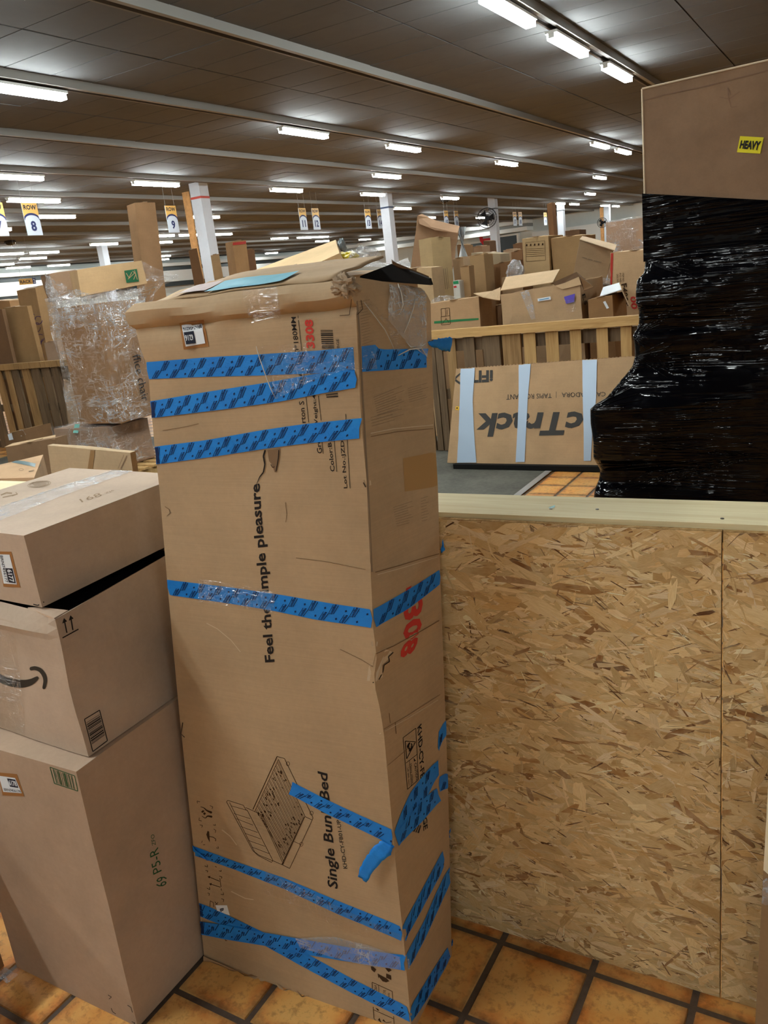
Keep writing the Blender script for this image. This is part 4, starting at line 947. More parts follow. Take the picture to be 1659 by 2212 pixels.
# middle carton: smile arrow print, top left open
s2 = thing('carton', (-1.7, 1.2, .712), 'middle carton of the left stack with a curved smile arrow print and open top', 'carton')
MF = [(.712, 0), (.78, -.004), (.90, .002), (.985, .002), (1.000, -.003), (1.04, .030)]
V = []; F = []; lv_ = [.712, .76, .82, .88, .93, .965, .985, 1.0, 1.02, 1.04]; nn_ = (12, 12, 4, 6)
for z in lv_:
    t = (z-.712)/.328
    FR_ = Vector((lerp(-1.454, -1.470, t), lerp(.973, .985, t), z)); BR_ = Vector((lerp(-1.462, -1.545, t), 1.49, z)); BL_ = Vector((-2.02, 1.49, z)); FL_ = Vector((-2.00, lerp(.985, 1.0, t), z))
    cs = [FL_, FR_, BR_, BL_]
    for s in range(4):
        for i in range(nn_[s]):
            u = i/nn_[s]; p = lerp(cs[s], cs[(s+1) % 4], u)
            if s == 0: p.y += interp(MF, z)*math.sin(math.pi*min(1, .18+u*.74))+.003*noise.noise(Vector((p.x*9, 3, z*9)))
            if s == 1: p.x += .004*math.sin(math.pi*u)*math.sin(math.pi*t)-.010*math.exp(-((t-.45)/.25)**2)*(1-u)**4
            V.append(p)
n_ = sum(nn_)
for j in range(len(lv_)-1):
    for i in range(n_): a = j*n_+i; b = j*n_+(i+1) % n_; F.append((a, b, b+n_, a+n_))
F.append(tuple(range(n_))[::-1]); bd = mesh('body', V, F, CARD2, s2); H2 = Host((V, F))
sm = bd.modifiers.new('s', 'SOLIDIFY'); sm.thickness = .004; sm.offset = -1
MB().box((-1.99, 1.02, 1.0), (-1.58, 1.485, 1.004)).build('shade_sheet', plain('inner_shade_maroon', (16, 8, 12), .5), s2)  # near-black sheet paints the dark inside of the open top
c = [onz(60, 1312, 1.040), onz(117, 1336, 1.040), onz(147, 1318, 1.040), onz(85, 1311, 1.041)]
mesh('front_flap', [c[0], c[1]+Vector((0, 0, .001)), c[2], c[3], c[0]-UZ*.004, c[1]-UZ*.004, c[2]-UZ*.004, c[3]-UZ*.004], [(0, 1, 2, 3), (7, 6, 5, 4), (0, 4, 5, 1), (1, 5, 6, 2)], card('kraft_light_flap', (198, 172, 150), .03), s2)
I = Ink(H2, .0008)
def sm_(x, y): return (x/6.505, 1180+y/6.505)
I.curve([sm_(-160, 1760), sm_(-60, 1815), sm_(60, 1880), sm_(200, 1920), sm_(330, 1930), sm_(440, 1905), sm_(525, 1850)], [14, 16, 17, 18, 17, 14, 7.5]).curve([sm_(445, 1718), sm_(500, 1712), sm_(570, 1740), sm_(622, 1810), sm_(640, 1890), sm_(622, 1985)], [8, 8.5, 9, 9, 8.5, 7])
I.build('smile_arrow', plain('smile_ink', (46, 40, 34), .7), s2)
I = Ink(H2, .0008)
for s, tp in (((144, 1367), (139, 1343)), ((157, 1361), (153, 1337))):
    I.line([s, tp], 2.6).poly([(tp[0]-5, tp[1]+4), (tp[0]+5.5, tp[1]-1), (tp[0]-1.5, tp[1]-8)])
I.line([(134.5, 1378), (169, 1359)], 2.6)
q = [(182, 1553.8), (214.6, 1534), (231.6, 1599.7), (200, 1623.4)]; I.line(closed(q), 2.0); I.bars(sub([q[0], q[3], q[2], q[1]], .12, .06, .82, .94), 16, seed=6)
I.build('side_print', INK, s2)
strip(H2, 'clear_tape', [(-30, 1330), (10, 1338), (32, 1345)], [(-30, 1620), (30, 1580), (60, 1600)], CLEAR, s2, 5, 5, .002)
# top carton
s3 = thing('carton', (-1.8, 1.25, 1.05), 'top carton of the left stack with shiny clear tape and 168 ZJ6 print', 'carton')
zb = onx(355, 1190, -1.556).z; yb = onx(355, 1190, -1.556).y; zt_ = onx(343, 1048, -1.553).z; yt = onx(343, 1048, -1.553).y
ye = 1.528; zbE = 1.045+(zb-1.045)*(ye-1.015)/(yb-1.015); ztE = 1.215+(zt_-1.215)*(ye-1.012)/(yt-1.012)
zbE = max(zbE, 1.05)
P = [(-2.06, 1.03, 1.046), (-1.550, 1.015, 1.046), (-1.562, ye, zbE), (-2.06, ye, zbE), (-2.06, 1.03, 1.216), (-1.546, 1.012, 1.216), (-1.56, ye, ztE), (-2.03, ye, 1.223)]
_, v_, f_ = grid_box(P, 'body', CARD2, s3, 8, .0015, 4, bulge=.002); H3 = Host((v_, f_))
I = Ink(H3, .0007); I.text('168', [(177, 1086), (222, 1071), (214, 1065), (171, 1079)], .0).text('ZJ6', [(230, 1067.4), (249, 1060.8), (243.7, 1058.5), (225, 1065.5)], 0)
for rx, ry in ((25, 6.5), (21, 5)): I.line([(85+rx*math.cos(a*.314)-0, 1046.5+ry*math.sin(a*.314)-.12*rx*math.cos(a*.314)) for a in range(21)], .8)
for k in range(4): I.line([(68+k*2, 1044+k*2), (100, 1041+k*2.4)], .8)
I.line([(2, 1070), (14, 1065), (26, 1066)], 3).line([(6, 1075), (38, 1068)], 2).line([(26, 1072), (38, 1068), (34, 1064)], 1.5)
I.build('top_print', FAINT, s3)
Ink(H3, .0018).line([(73.4, 1304.5), (83, 1307), (94, 1300)], 2.2).build('corner_mark', INK, s3)
strip(H3, 'shiny_tape', [(-10, 1100), (120, 1055), (252, 1014)], [(-10, 1130), (130, 1074), (292, 1017)], SHINY, s3, 26, 6, .002, .0016)
mesh('top_seam', Ink(H3, .0009).line([(-5, 1098), (120, 1056), (255, 1014)], 1.2).V, Ink(H3, .0009).line([(-5, 1098), (120, 1056), (255, 1014)], 1.2).F, FAINT, s3)
strip(H3, 'label_backing', [(-3, 1191), (25, 1191.5)], [(8, 1267), (44.6, 1269)], KRAFT, s3, 3, 3, .0006, 0)
lb, lv, lf, _ = strip(H3, 'sticker', [(-3, 1197), (21.5, 1197.7)], [(9, 1260), (37.7, 1262)], WHITE, s3, 3, 3, .0012, 0)
hh = Host((lv, lf)); Ink(hh, .0004).poly([(11.5, 1227), (27, 1227.7), (34.6, 1260), (19.2, 1258)]).build('number_box', NAVY, lb); Ink(hh, .0008).text('6177', [(15.5, 1230), (22, 1257), (32, 1257), (25.5, 1230)], .03).build('number', WHITE, lb)
Ink(hh, .0004).text('BRN7456177', [(0, 1200), (12, 1258), (18, 1258), (6, 1200)], .01).build('code', NAVY, lb)
# carton at the far left foot
s4 = thing('carton', (-2.15, .8, 0), 'brown carton cut by the left photo edge at floor level with a white shipping label', 'carton')
xq = -1.93
P = [(-2.35, .45, 0), (xq, .45, 0), (xq, .895, 0), (-2.35, .895, 0), (-2.35, .45, .55), (xq, .45, .55), (xq, .895, .55), (-2.35, .895, .55)]
_, v_, f_ = grid_box(P, 'body', card('kraft_orange_carton', (150, 108, 66), .06), s4, 5, .002, 6); H4 = Host((v_, f_))
lb, lv, lf, _ = strip(H4, 'shipping_label', [(-14, 1978), (11, 1958)], [(18, 2050), (34, 2035)], WHITE, s4, 4, 4, .001, 0)
I = Ink(Host((lv, lf)), .0004)
for k in range(12): t = .25+k*.06; I.line([lerp2(lerp2((-14, 1978), (18, 2050), t), lerp2((11, 1958), (34, 2035), t), .15), lerp2(lerp2((-14, 1978), (18, 2050), t), lerp2((11, 1958), (34, 2035), t), random.Random(k).uniform(.45, .8))], 1.2)
I.build('label_lines', INK, lb)
# carton at the near right edge
s5 = thing('carton', (.1, 1.3, 0), 'brown carton cut by the right photo edge, near the floor, with light tape on its corner', 'carton')  # the light corner tape is brightened to paint its lit edge
s5['label'] = 'brown carton cut by the right photo edge with brightly lit tape on its corner'
a = onz(1624, 2345, 0); n_ = Vector((0, -1, 0)); bpt = ony(1662, 1640, a.y+.08); DB = max(.03, 1.535-bpt.y)
P = [a, a+Vector((.4, -.02, 0)), a+Vector((.4, DB, 0)), a+Vector((0, DB, 0)), bpt, bpt+Vector((.4, -.02, 0)), bpt+Vector((.4, DB, 0)), bpt+Vector((0, DB, 0))]
_, v_, f_ = grid_box(P, 'body', card('kraft_right_carton', (150, 118, 84), .05), s5, 6, .001, 8, bulge=0); H5 = Host((v_, f_))
strip(H5, 'corner_tape', [(1659, 1700), (1652, 1800), (1645, 1895)], [(1690, 1700), (1690, 1800), (1690, 1895)], plain('lit_edge_tape', (236, 220, 190), .4, .5), s5, 6, 2, .001)  # tape colour brightened to paint its lit edge
strip(H5, 'clear_tape', [(1645, 1895), (1644, 1920), (1642, 1955)], [(1690, 1895), (1690, 1920), (1690, 1955)], SHINY, s5, 6, 4, .002, .003)
# clear film scrap on the floor, left corner
p = onz(14, 2108, .004); V = []; F = []
for j in range(5):
    for i in range(9): V.append(p+Vector((-.03+.06*i/8, -.015+.03*j/4, .010*abs(noise.noise(Vector((i*.7, j*.9, 2)))))))
for j in range(4):
    for i in range(8): a_ = j*9+i; F.append((a_, a_+1, a_+10, a_+9))
retop(mesh('plastic_scrap', V, F, SHINY), 'crumpled clear plastic scrap on the floor at the far left', 'plastic film')
# ================================================================== CARTON BUILDER
BROWNS = {}
def brown(c, s=.12):
    k = 'carton_'+'_'.join(str(int(v)) for v in c); return card(k, c, s)
def az(a): return Vector((math.cos(a), math.sin(a), 0))
def carton(label, px, plane, depth, col, down=None, seed=1, group=None, cat='carton', open_top=False, tape_=None, n=4, amp=.006, name='carton', mat=None, dep_dir=None):
    """px: TL, TR, BR, BL of the face turned to the camera; plane: ('y', Y) or ('f', Y, offset degrees)"""
    if plane[0] == 'y': nrm = Vector((0, -1, 0)); P = [ony(*p, plane[1]) for p in px]
    elif plane[0] == 'x': nrm = Vector((1, 0, 0)); P = [onx(*p, plane[1]) for p in px]
    else:
        mx = sum(p[0] for p in px)/4; my = sum(p[1] for p in px)/4; c = ony(mx, my, plane[1]); v = CAM-c; a = math.atan2(v.y, v.x)+math.radians(plane[2]); nrm = az(a)
        P = [onpl(*p, c, nrm) for p in px]
    TL, TR, BR, BL = P; dd = (dep_dir or -nrm)*depth
    if down is not None:
        for q, t in ((BL, TL), (BR, TR)):
            q.x, q.y = lerp(q.x, q.x, 1), q.y; q.z = down
    C = [BL, BR, BR+dd, BL+dd, TL, TR, TR+dd, TL+dd]
    base = (BL+BR+(BR+dd)+(BL+dd))/4; base = Vector((base.x, base.y, min(BL.z, BR.z)))
    t_ = thing(name, base, label, cat, group)
    b_, V, F = grid_box(C, 'body', mat or brown(col), t_, n, amp, seed, open_top, .008)
    if open_top: sm = b_.modifiers.new('s', 'SOLIDIFY'); sm.thickness = .006; sm.offset = -1
    elif tape_ is not False:
        # centre seam tape over the top and a little down the face
        m = (TL+TR)/2; e = (TR-TL).normalized()*.03; u = UZ*.003; f = nrm*.012
        MB().hexa([m-e+u+f, m+e+u+f, m+e+dd+u, m-e+dd+u, m-e+u*3+f, m+e+u*3+f, m+e+dd+u*3, m-e+dd+u*3]).build('seam_tape', TAPEB, t_)
    return t_, Host((V, F)), C
TAPEB = plain('brown_gloss_tape', (170, 138, 100), .3, .5)
FILMW = film('stretch_wrap_clear', (.97, .97, .975), .035, .85, 9, (1, 1, 1.3), .8, .08, .5)
FILMG = film('stretch_wrap_grey', (.96, .96, .965), .025, .85, 8, (1.1, 1.1, .9), .8, .09, .5)

# ================================================================== SLAT FENCES OF THE FAR BINS (y = 6.74)
YFN = 6.74
W1 = wood('yellow_pine', (206, 168, 112), (164, 120, 66), 2); W2 = wood('tan_pine', (176, 140, 94), (112, 82, 50), 2); W3 = wood('grey_weathered_pine', (124, 102, 78), (70, 54, 38), 2); WR = wood('rail_pine', (214, 174, 116), (170, 124, 66), 0)
def fence(xa, xb, slats, label, zt, railm, lowz=.50, side=1):
    t_ = thing('slat_fence', ((xa+xb)/2, YFN, 0), label, 'fence')
    MB().box((xa, YFN-.045, zt-.075), (xb, YFN+.045, zt)).build('top_rail', railm, t_)
    MB().box((xa, YFN+.022, zt-.20), (xb, YFN+.06, zt-.09)).build('back_rail', W3, t_)
    MB().box((xa, YFN+.022, lowz), (xb, YFN+.06, lowz+.09)).build('back_rail', W3, t_)
    MB().box((xa, YFN+.022, .0), (xb, YFN+.06, .09)).build('back_rail', W3, t_)
    for (a, b, m) in slats:
        h = R.uniform(-.006, .006); w_ = .008
        MB().hexa([(a, YFN-.012+h, .01), (b, YFN-.012+h, .01), (b, YFN+.010+h, .01), (a, YFN+.010+h, .01), (a+R.uniform(-w_, w_), YFN-.012+h, zt-.078), (b+R.uniform(-w_, w_), YFN-.012+h, zt-.078), (b, YFN+.010+h, zt-.078), (a, YFN+.010+h, zt-.078)]).build('slat', m, t_)
    return t_
def sx(px, py=740): return ony(px, py, YFN-.012).x
sl = [(sx(a), sx(b), m) for a, b, m in ((905, 920, W3), (924, 936, W3), (939, 953, W3), (962, 981, W2), (1000, 1024, W3), (1044, 1080, W3), (1085, 1125, W2), (1131, 1156, W1), (1180, 1205, W1), (1230, 1254, W1), (1289, 1312, W1), (1341, 1365, W1), (1396, 1420, W1), (1452, 1476, W1), (1510, 1534, W1))]
zt = ony(1160, 698, YFN-.045).z
fence(sx(900), sx(1600), sl, 'pale pallet slat fence behind the treadmill carton on the right', zt, WR)
px_ = 1083; MB  # joint between the two pallets
sl = []
x = ony(-150, 850, YFN).x; rr = random.Random(12)
for a, b, m in ((-60, -45, W3), (-38, -20, W3), (-12, 0, W2), (9, 20, W2), (25, 38, W3), (47, 62, W2), (66, 84, W3), (89, 105, W3), (113, 127, W3), (131, 145, W3), (152, 168, W3)):
    sl.append((sx(a, 800), sx(b, 800), m))
fence(sx(-70, 800), sx(190, 800), sl, 'dark slat fence at the far left behind the plastic wrapped pallet load', ony(67, 783, YFN-.045).z, W2)

# ================================================================== RIGHT BIN CONTENTS
t_, h_, C = carton('brown carton with a green tape line, first behind the slats beside the tall carton', [(925, 657), (1034, 641), (1037, 705), (930, 716)], ('y', 7.02), .30, (186, 150, 112), 0, 3)
strip(h_, 'green_tape', [(938, 694), (985, 690), (1034, 687)], [(938, 699), (985, 695), (1034, 691)], plain('green_tape', (46, 122, 74), .4), t_, 8, 1, .003)
I = Ink(h_, .003); I.line([(953, 667), (971, 665), (972, 682), (954, 684), (953, 667)], 1).line([(953, 684), (972, 682), (973, 700), (954, 702), (953, 684)], 1).line([(962, 666), (963, 683)], .8).line([(956, 699), (964, 688), (970, 697)], 1).line([(966, 669), (966, 680)], 1); I.build('box_marks', BROWNINK, t_)
t_, h_, C = carton('large open torn carton with spread flaps, central one above the slat fence', [(1081, 637), (1252, 606), (1268, 676), (1083, 693)], ('y', 7.02), .70, (186, 154, 118), 0, 5, open_top=True, n=7, amp=.02)
BLi = C[4]; TRi = C[5]
def flap(t, pts, y, mat, nm='flap', th=.006):
    P = [ony(p[0], p[1], p[2] if len(p) > 2 else y) for p in pts]; c = sum(P, Vector())/len(P); n = (P[1]-P[0]).cross(P[2]-P[0]).normalized()
    V = [p+n*th/2 for p in P]+[p-n*th/2 for p in P]; k = len(P); F = [tuple(range(k)), tuple(range(k, 2*k))[::-1]]+[(i, (i+1) % k, (i+1) % k+k, i+k)[::-1] for i in range(k)]
    return mesh(nm, V, F, mat, t)
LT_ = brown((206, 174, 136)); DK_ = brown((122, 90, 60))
flap(t_, [(1081, 628, 7.02), (1093, 599, 7.4), (1150, 594, 7.45), (1209, 582, 7.4), (1194, 610, 7.1)], 7.2, LT_, 'top_flap')
flap(t_, [(1023, 634, 6.95), (1062, 629, 7.1), (1081, 621, 7.2), (1080, 649, 7.02), (1071, 648, 6.98), (1045, 643, 6.9)], 7.0, LT_, 'side_flap')
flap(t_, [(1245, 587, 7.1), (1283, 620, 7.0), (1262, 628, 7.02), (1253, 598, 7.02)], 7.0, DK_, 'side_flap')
flap(t_, [(1194, 611, 7.03), (1245, 588, 7.65), (1252, 600, 7.6), (1205, 622, 7.05)], 7.2, DK_, 'interior_shade')  # dark sheet painting the shade inside the carton opening
flap(t_, [(1200, 617, 7.01), (1220, 611, 7.01), (1250, 598, 7.01), (1256, 615, 7.01), (1215, 625, 7.01)], 7.01, LT_, 'torn_edge')
strip(h_, 'clear_tape', [(1128, 600), (1122, 625), (1134, 655), (1148, 690)], [(1144, 600), (1142, 625), (1152, 655), (1158, 688)], SHINY, t_, 12, 3, .010, .006)
lb = strip(h_, 'sticker', [(1162, 645), (1190, 640)], [(1163, 651), (1191, 647)], WHITE, t_, 2, 1, .012)[0]; strip(h_, 'sticker_stripe', [(1166, 647), (1187, 643)], [(1166, 649), (1187, 645)], plain('cyan_print', (84, 150, 190), .5), t_, 2, 1, .014)
strip(h_, 'purple_tag', [(1219, 641), (1243, 634)], [(1224, 656), (1241, 652)], plain('purple_plastic', (98, 84, 190), .4), t_, 3, 2, .012)
strip(h_, 'clear_tape', [(1220, 650), (1243, 645)], [(1226, 676), (1246, 672)], CLEAR, t_, 3, 2, .014)
Ink(h_, .012).text('E.S', [(1254, 637), (1260, 660), (1266, 657), (1261, 634)], .03).build('print', INK, t_)
t_, h_, C = carton('small carton with a white label on top, right of the open torn carton', [(1270, 648), (1322, 637), (1334, 664), (1272, 671)], ('y', 7.02), .45, (150, 112, 74), 0, 7)
flap(t_, [(1296, 640, 7.05), (1303, 621, 7.45), (1338, 611, 7.45), (1342, 626, 7.05)], 7.2, WHITE, 'top_label'); flap(t_, [(1338, 612, 7.4), (1343, 626, 7.03), (1360, 662, 7.03), (1350, 645, 7.4)], 7.1, brown((196, 164, 130)), 'side_flap')
strip(h_, 'white_stripe', [(1303, 652), (1308, 650)], [(1311, 667), (1316, 665)], WHITE, t_, 2, 1, .006)
t_, _, _ = carton('dark brown carton wedged left of the open torn carton', [(1061, 663), (1082, 659), (1082, 690), (1062, 692)], ('y', 7.75), .3, (118, 86, 60), 0, 8)
t_, h_, _ = carton('narrow carton with printed lines beside the green taped carton', [(1039, 646), (1059, 641), (1059, 690), (1040, 694)], ('y', 7.6), .12, (182, 150, 116), 0, 9)
for k in range(5): pass
Ink(h_, .006).line([(1045, 655), (1047, 685)], 1.4).line([(1049, 655), (1051, 685)], 1.4).line([(1053, 654), (1055, 684)], 1.2).build('print', FAINT, t_)
# second row
t_, h_, _ = carton('pale upright two-sided long carton right of the tall carton top', [(931, 513), (972, 512), (981, 640), (939, 642)], ('f', 8.1, 32), .26, (186, 160, 118), .0, 11, n=6)
Ink(h_, .006).line([(957, 580), (962, 625)], 1.5).line([(961, 580), (966, 625)], 1.5).line([(965, 578), (969, 622)], 1).build('print', FAINT, t_)
carton('narrow brown carton between the pale long carton and the taped upright one', [(994, 577), (1013, 574), (1017, 655), (999, 657)], ('y', 7.7), .12, (162, 128, 90), 0, 12)
carton('upright carton with a pale tape band, left of the plastic scrap', [(1014, 553), (1045, 549), (1056, 688), (1024, 690)], ('f', 8.1, -28), .20, (166, 134, 96), 0, 13, n=6)
carton('squat brown carton right of the upright taped carton', [(1063, 572), (1101, 564), (1104, 640), (1067, 642)], ('y', 8.5), .4, (138, 104, 72), 0, 14)
t_, h_, _ = carton('square carton with a row of small handling icons', [(1128, 516), (1184, 509), (1187, 605), (1131, 610)], ('y', 8.7), .5, (186, 156, 114), 0, 15, n=6)
I = Ink(h_, .006)
for k in range(5): x = 1138+k*8.6; I.poly([(x-2, 532-k*.5), (x+2, 531.5-k*.5), (x+1.5, 527-k*.5), (x-1, 527.5-k*.5)])
for k in range(5): I.line([(1137, 538+k*4), (1177, 536+k*4)], .7)
I.line([(1136, 524), (1177, 520), (1179, 562), (1137, 565), (1136, 524)], .6); I.build('handling_icons', BROWNINK, t_)
carton('wide plain brown carton right of the carton with handling icons', [(1190, 514), (1257, 508), (1250, 604), (1198, 605)], ('y', 8.75), .5, (164, 130, 90), 0, 16, n=6, amp=.01)
t_, h_, _ = carton('brown carton tipped to the right with faint print across it', [(1253, 519), (1326, 540), (1306, 613), (1238, 594)], ('f', 8.0, 0), .34, (168, 138, 106), None, 17, n=6, tape_=False)
t_['label'] = 'brown carton tipped to the right with faint print across it'
flap(t_, [(1252, 517, 7.98), (1258, 510, 8.35), (1332, 529, 8.2), (1328, 541, 7.9)], 8.0, brown((214, 184, 150)), 'top_flap')
Ink(h_, .006).line([(1258, 556), (1268, 558.5)], 2).line([(1270, 559.5), (1280, 562)], 2).line([(1283, 563), (1299, 567)], 2).build('faint_print', FAINT, t_)
# heap the tipped carton rests on
carton('low brown carton under the tipped one, mostly hidden', [(1236, 618), (1312, 620), (1312, 640), (1240, 640)], ('y', 7.95), .5, (140, 108, 74), 0, 18)
t_, h_, _ = carton('tall beige carton with a red stripe and F400 print beside the black stack', [(1318, 546), (1420, 538), (1424, 672), (1312, 680)], ('y', 7.9), .5, (206, 170, 130), 0, 19, n=6)
strip(h_, 'red_stripe', [(1320, 547), (1318, 600), (1315, 640)], [(1325, 547), (1323, 600), (1321, 640)], plain('red_tape', (190, 50, 38), .5), t_, 8, 1, .005)
Ink(h_, .006).text('F400S', [(1342, 614), (1347, 662), (1359, 661), (1354, 611)], .03).text('ITEM NO.:', [(1344, 590), (1345, 610), (1349, 610), (1348, 589)]).text('P/O NO.:', [(1338, 590), (1339, 611), (1343, 611), (1342, 590)]).text('DESCRIPT', [(1332, 592), (1333, 613), (1337, 613), (1336, 592)]).build('print', BROWNINK, t_)
Ink(h_, .006).text('00', [(1361, 640), (1364, 668), (1378, 668), (1375, 640)], .03).build('red_print', RED, t_)
# third row
t_, h_, _ = carton('big brown carton leaning with a torn folded top, above the tall carton corner', [(903, 465), (992, 491), (975, 600), (886, 590)], ('f', 9.6, 0), .5, (156, 122, 92), None, 21, n=8, amp=.02, tape_=False)
flap(t_, [(903, 466, 9.55), (911, 462, 9.6), (940, 476, 9.6), (993, 489, 9.6), (988, 503, 9.5), (940, 497, 9.5), (906, 484, 9.5)], 9.5, brown((168, 134, 106)), 'folded_top')
carton('carton heap piece under the big leaning carton', [(880, 612), (985, 612), (985, 640), (880, 640)], ('y', 9.55), .5, (130, 100, 70), 0, 22)
carton('pale carton just behind the tall carton top corner', [(862, 581), (932, 578), (936, 640), (870, 640)], ('y', 7.45), .25, (190, 160, 122), 0, 23)
t_ = thing('foam_roll', ony(1008, 600, 10.7), 'upright roll of grey bubble plastic behind the leaning carton', 'roll'); MB().tube([(lambda p: Vector((p.x, p.y, 0)))(ony(1008, 600, 10.7)), ony(1001, 560, 10.7), ony(996, 491, 10.7)], .075, 14).build('roll', plain('bubble_plastic', (166, 170, 170), .3, .6), t_, True)
t_.location.z = 0; 
for o in t_.children:
    for v in o.data.vertices: v.co.z += ony(1008, 600, 10.7).z
carton('slim upright brown carton beside the far white column', [(1181, 441), (1192, 438), (1206, 520), (1193, 522)], ('y', 10.6), .14, (122, 86, 56), 0, 24, tape_=False)
carton('small dark carton far behind, right of the slim upright one', [(1221, 499), (1252, 496), (1254, 525), (1222, 527)], ('y', 11.5), .3, (96, 70, 48), 0, 25)
t_, h_, C = carton('clear wrapped carton load left of the black stack top', [(1309, 481), (1420, 466), (1424, 548), (1311, 551)], ('y', 9.6), .7, (186, 150, 120), 0, 26, n=6, tape_=False)
CE = sum(C, Vector())/8; grid_box([CE+(c-CE)*1.015 for c in C], 'stretch_wrap', FILMW, t_, 10, .02, 3)
carton('plastic faced grey brown carton behind the upright taped carton', [(1018, 546), (1080, 548), (1088, 592), (1020, 592)], ('y', 9.3), .3, (150, 132, 106), 0, 27)
for i, (q, y, c, lb) in enumerate((
    ([(1022, 533), (1042, 531), (1043, 552), (1023, 552)], 12.5, (140, 110, 84), 'small far carton left of the fan column foot'),
    ([(1044, 521), (1056, 521), (1057, 550), (1045, 550)], 12.9, (96, 70, 48), 'dark narrow far carton touching the fan column'),
    ([(1104, 545), (1127, 539), (1129, 580), (1106, 582)], 9.8, (128, 92, 62), 'brown carton just left of the carton with icons'),
    ([(1087, 541), (1108, 538), (1110, 570), (1090, 570)], 11.6, (160, 134, 108), 'pale crumpled far carton right of the fan column'),
    ([(987, 529), (1003, 530), (1004, 548), (989, 548)], 11.2, (122, 90, 60), 'little far carton beside the bubble plastic roll'),
    ([(978, 560), (1000, 556), (1002, 600), (981, 602)], 8.6, (176, 148, 116), 'open pale carton right of the big leaning carton'),
    ([(1108, 528), (1128, 524), (1130, 545), (1110, 547)], 13.2, (118, 86, 60), 'low far carton in front of the dark shop window'),
    ([(1084, 600), (1128, 596), (1128, 620), (1086, 622)], 8.15, (148, 120, 90), 'carton under the clear plastic scrap'))):
    carton(lb, q, ('y', y), .3, c, 0, 30+i)
def blob(nm, c, r, mat, label, cat, seed=1, amp=.35, res=10):
    V = []; F = []
    for j in range(res+1):
        for i in range(res*2):
            a = math.pi*j/res; b = math.pi*i/res; d = Vector((math.sin(a)*math.cos(b), math.sin(a)*math.sin(b), math.cos(a)))
            k = 1+amp*noise.noise(d*2.3+Vector((seed, 0, 0)))+amp*.5*noise.noise(d*6+Vector((0, seed, 0))); V.append(c+Vector((d.x*r[0]*k, d.y*r[1]*k, d.z*r[2]*k)))
    m = res*2
    for j in range(res):
        for i in range(m): F.append((j*m+i, j*m+(i+1) % m, (j+1)*m+(i+1) % m, (j+1)*m+i)[::-1])
    return retop(mesh(nm, V, F, mat), label, cat)
blob('plastic_scrap', ony(1113, 588, 8.3), (.09, .09, .12), SHINY, 'clear plastic scrap heaped below the carton with icons', 'plastic film', 3)
blob('plastic_scrap', ony(1290, 622, 7.86), (.14, .14, .09), FILMG, 'crumpled grey film under the tipped carton', 'plastic film', 5)
blob('plastic_scrap', ony(958, 648, 7.17), (.12, .09, .04), FILMG, 'crumpled film and litter on the cartons beside the pale long carton', 'plastic film', 6)
t_, h_, _ = carton('tiny red and green printed packet on the cartons by the pale long carton', [(978, 607), (992, 606), (994, 632), (980, 634)], ('y', 7.6), .1, (190, 190, 180), 0, 41, mat=plain('white_packet', (200, 196, 186), .5), tape_=False)
strip(h_, 'green_patch', [(979, 608), (990, 606)], [(980, 614), (991, 613)], plain('packet_green', (40, 140, 90), .5), t_, 2, 1, .004); strip(h_, 'red_patch', [(980, 618), (986, 617)], [(981, 622), (987, 621)], plain('packet_red', (196, 50, 50), .5), t_, 2, 1, .004)
for i, xx in enumerate((-7.0, -5.9, -4.9)): pass

# ================================================================== TREADMILL CARTON
YTB = onz(1100, 1001, .05).y
t_, h_, C = carton('long flat carton with upside-down black lettering and silver tape leaning on the slat fence', [(985, 797), (1500, 762), (1500, 1004), (966, 1000)], ('y', 6.35), .2, (190, 156, 118), None, 44, n=8, amp=.004, tape_=False)
for o in list(t_.children): bpy.data.objects.remove(o, do_unlink=True)
def tp(px, py): 
    n = Vector((0, -1, .30)).normalized(); return onpl(px, py, Vector((-3, YTB, .05)), n)
n = Vector((0, -1, .30)).normalized(); bl, tl = tp(966, 1000), tp(985, 797); tr = tp(1365, 770); e = (tr-tl).normalized(); tr = tl+e*2.05; br = bl+(Vector((e.x, e.y, 0)).normalized())*2.07; br.z = bl.z
dd = -n*.17; C = [bl, br, br+dd, bl+dd, tl, tr, tr+dd, tl+dd]
_, V, F = grid_box(C, 'body', brown((190, 156, 118)), t_, 8, .003, 44, False, .004); h_ = Host((V, F))
t_.location.z = t_.location.z
mbd = MB(); mbd.box((bl.x+.08, YTB-.05, .006), (br.x-.06, YTB+.16, .046)); mbd.build('shadow_slab', plain('carton_shadow_black', (14, 13, 12), .9), t_)  # black slab painting the shadow under the raised carton
mz = MB()
for k in range(70):
    p = tl+e*(k/70*2.05)+n*.001; mz.hexa([p-UZ*.002+dd*0, p+e*.014-UZ*.002, p+e*.014-UZ*.002+dd*.1, p-UZ*.002+dd*.1, p+UZ*.005, p+e*.014+UZ*.005, p+e*.014+UZ*.005+dd*.1, p+UZ*.005+dd*.1])
mz.build('scalloped_edge', brown((196, 160, 124)), t_)['kind'] = 'stuff'
def td(x, y): return (960+x/4.879, 780+y/4.879)
TB = plain('carton_dark_grey_print', (62, 60, 58), .7)
I = Ink(h_, .003)
I.text('ctrack'[:0] or 'cTrack', [td(1458, 530), td(325, 548), td(345, 800), td(1478, 775)], .035, .25)
I.build('black_lettering', TB, t_); I = Ink(h_, .003)
I.text('iFIT', [td(512, 95), td(255, 103), td(255, 233), td(510, 218)], .04)
I.curve([td(165, 135), td(115, 190), td(165, 235)], [3, 4, 5])
I.build('black_lettering', TB, t_)
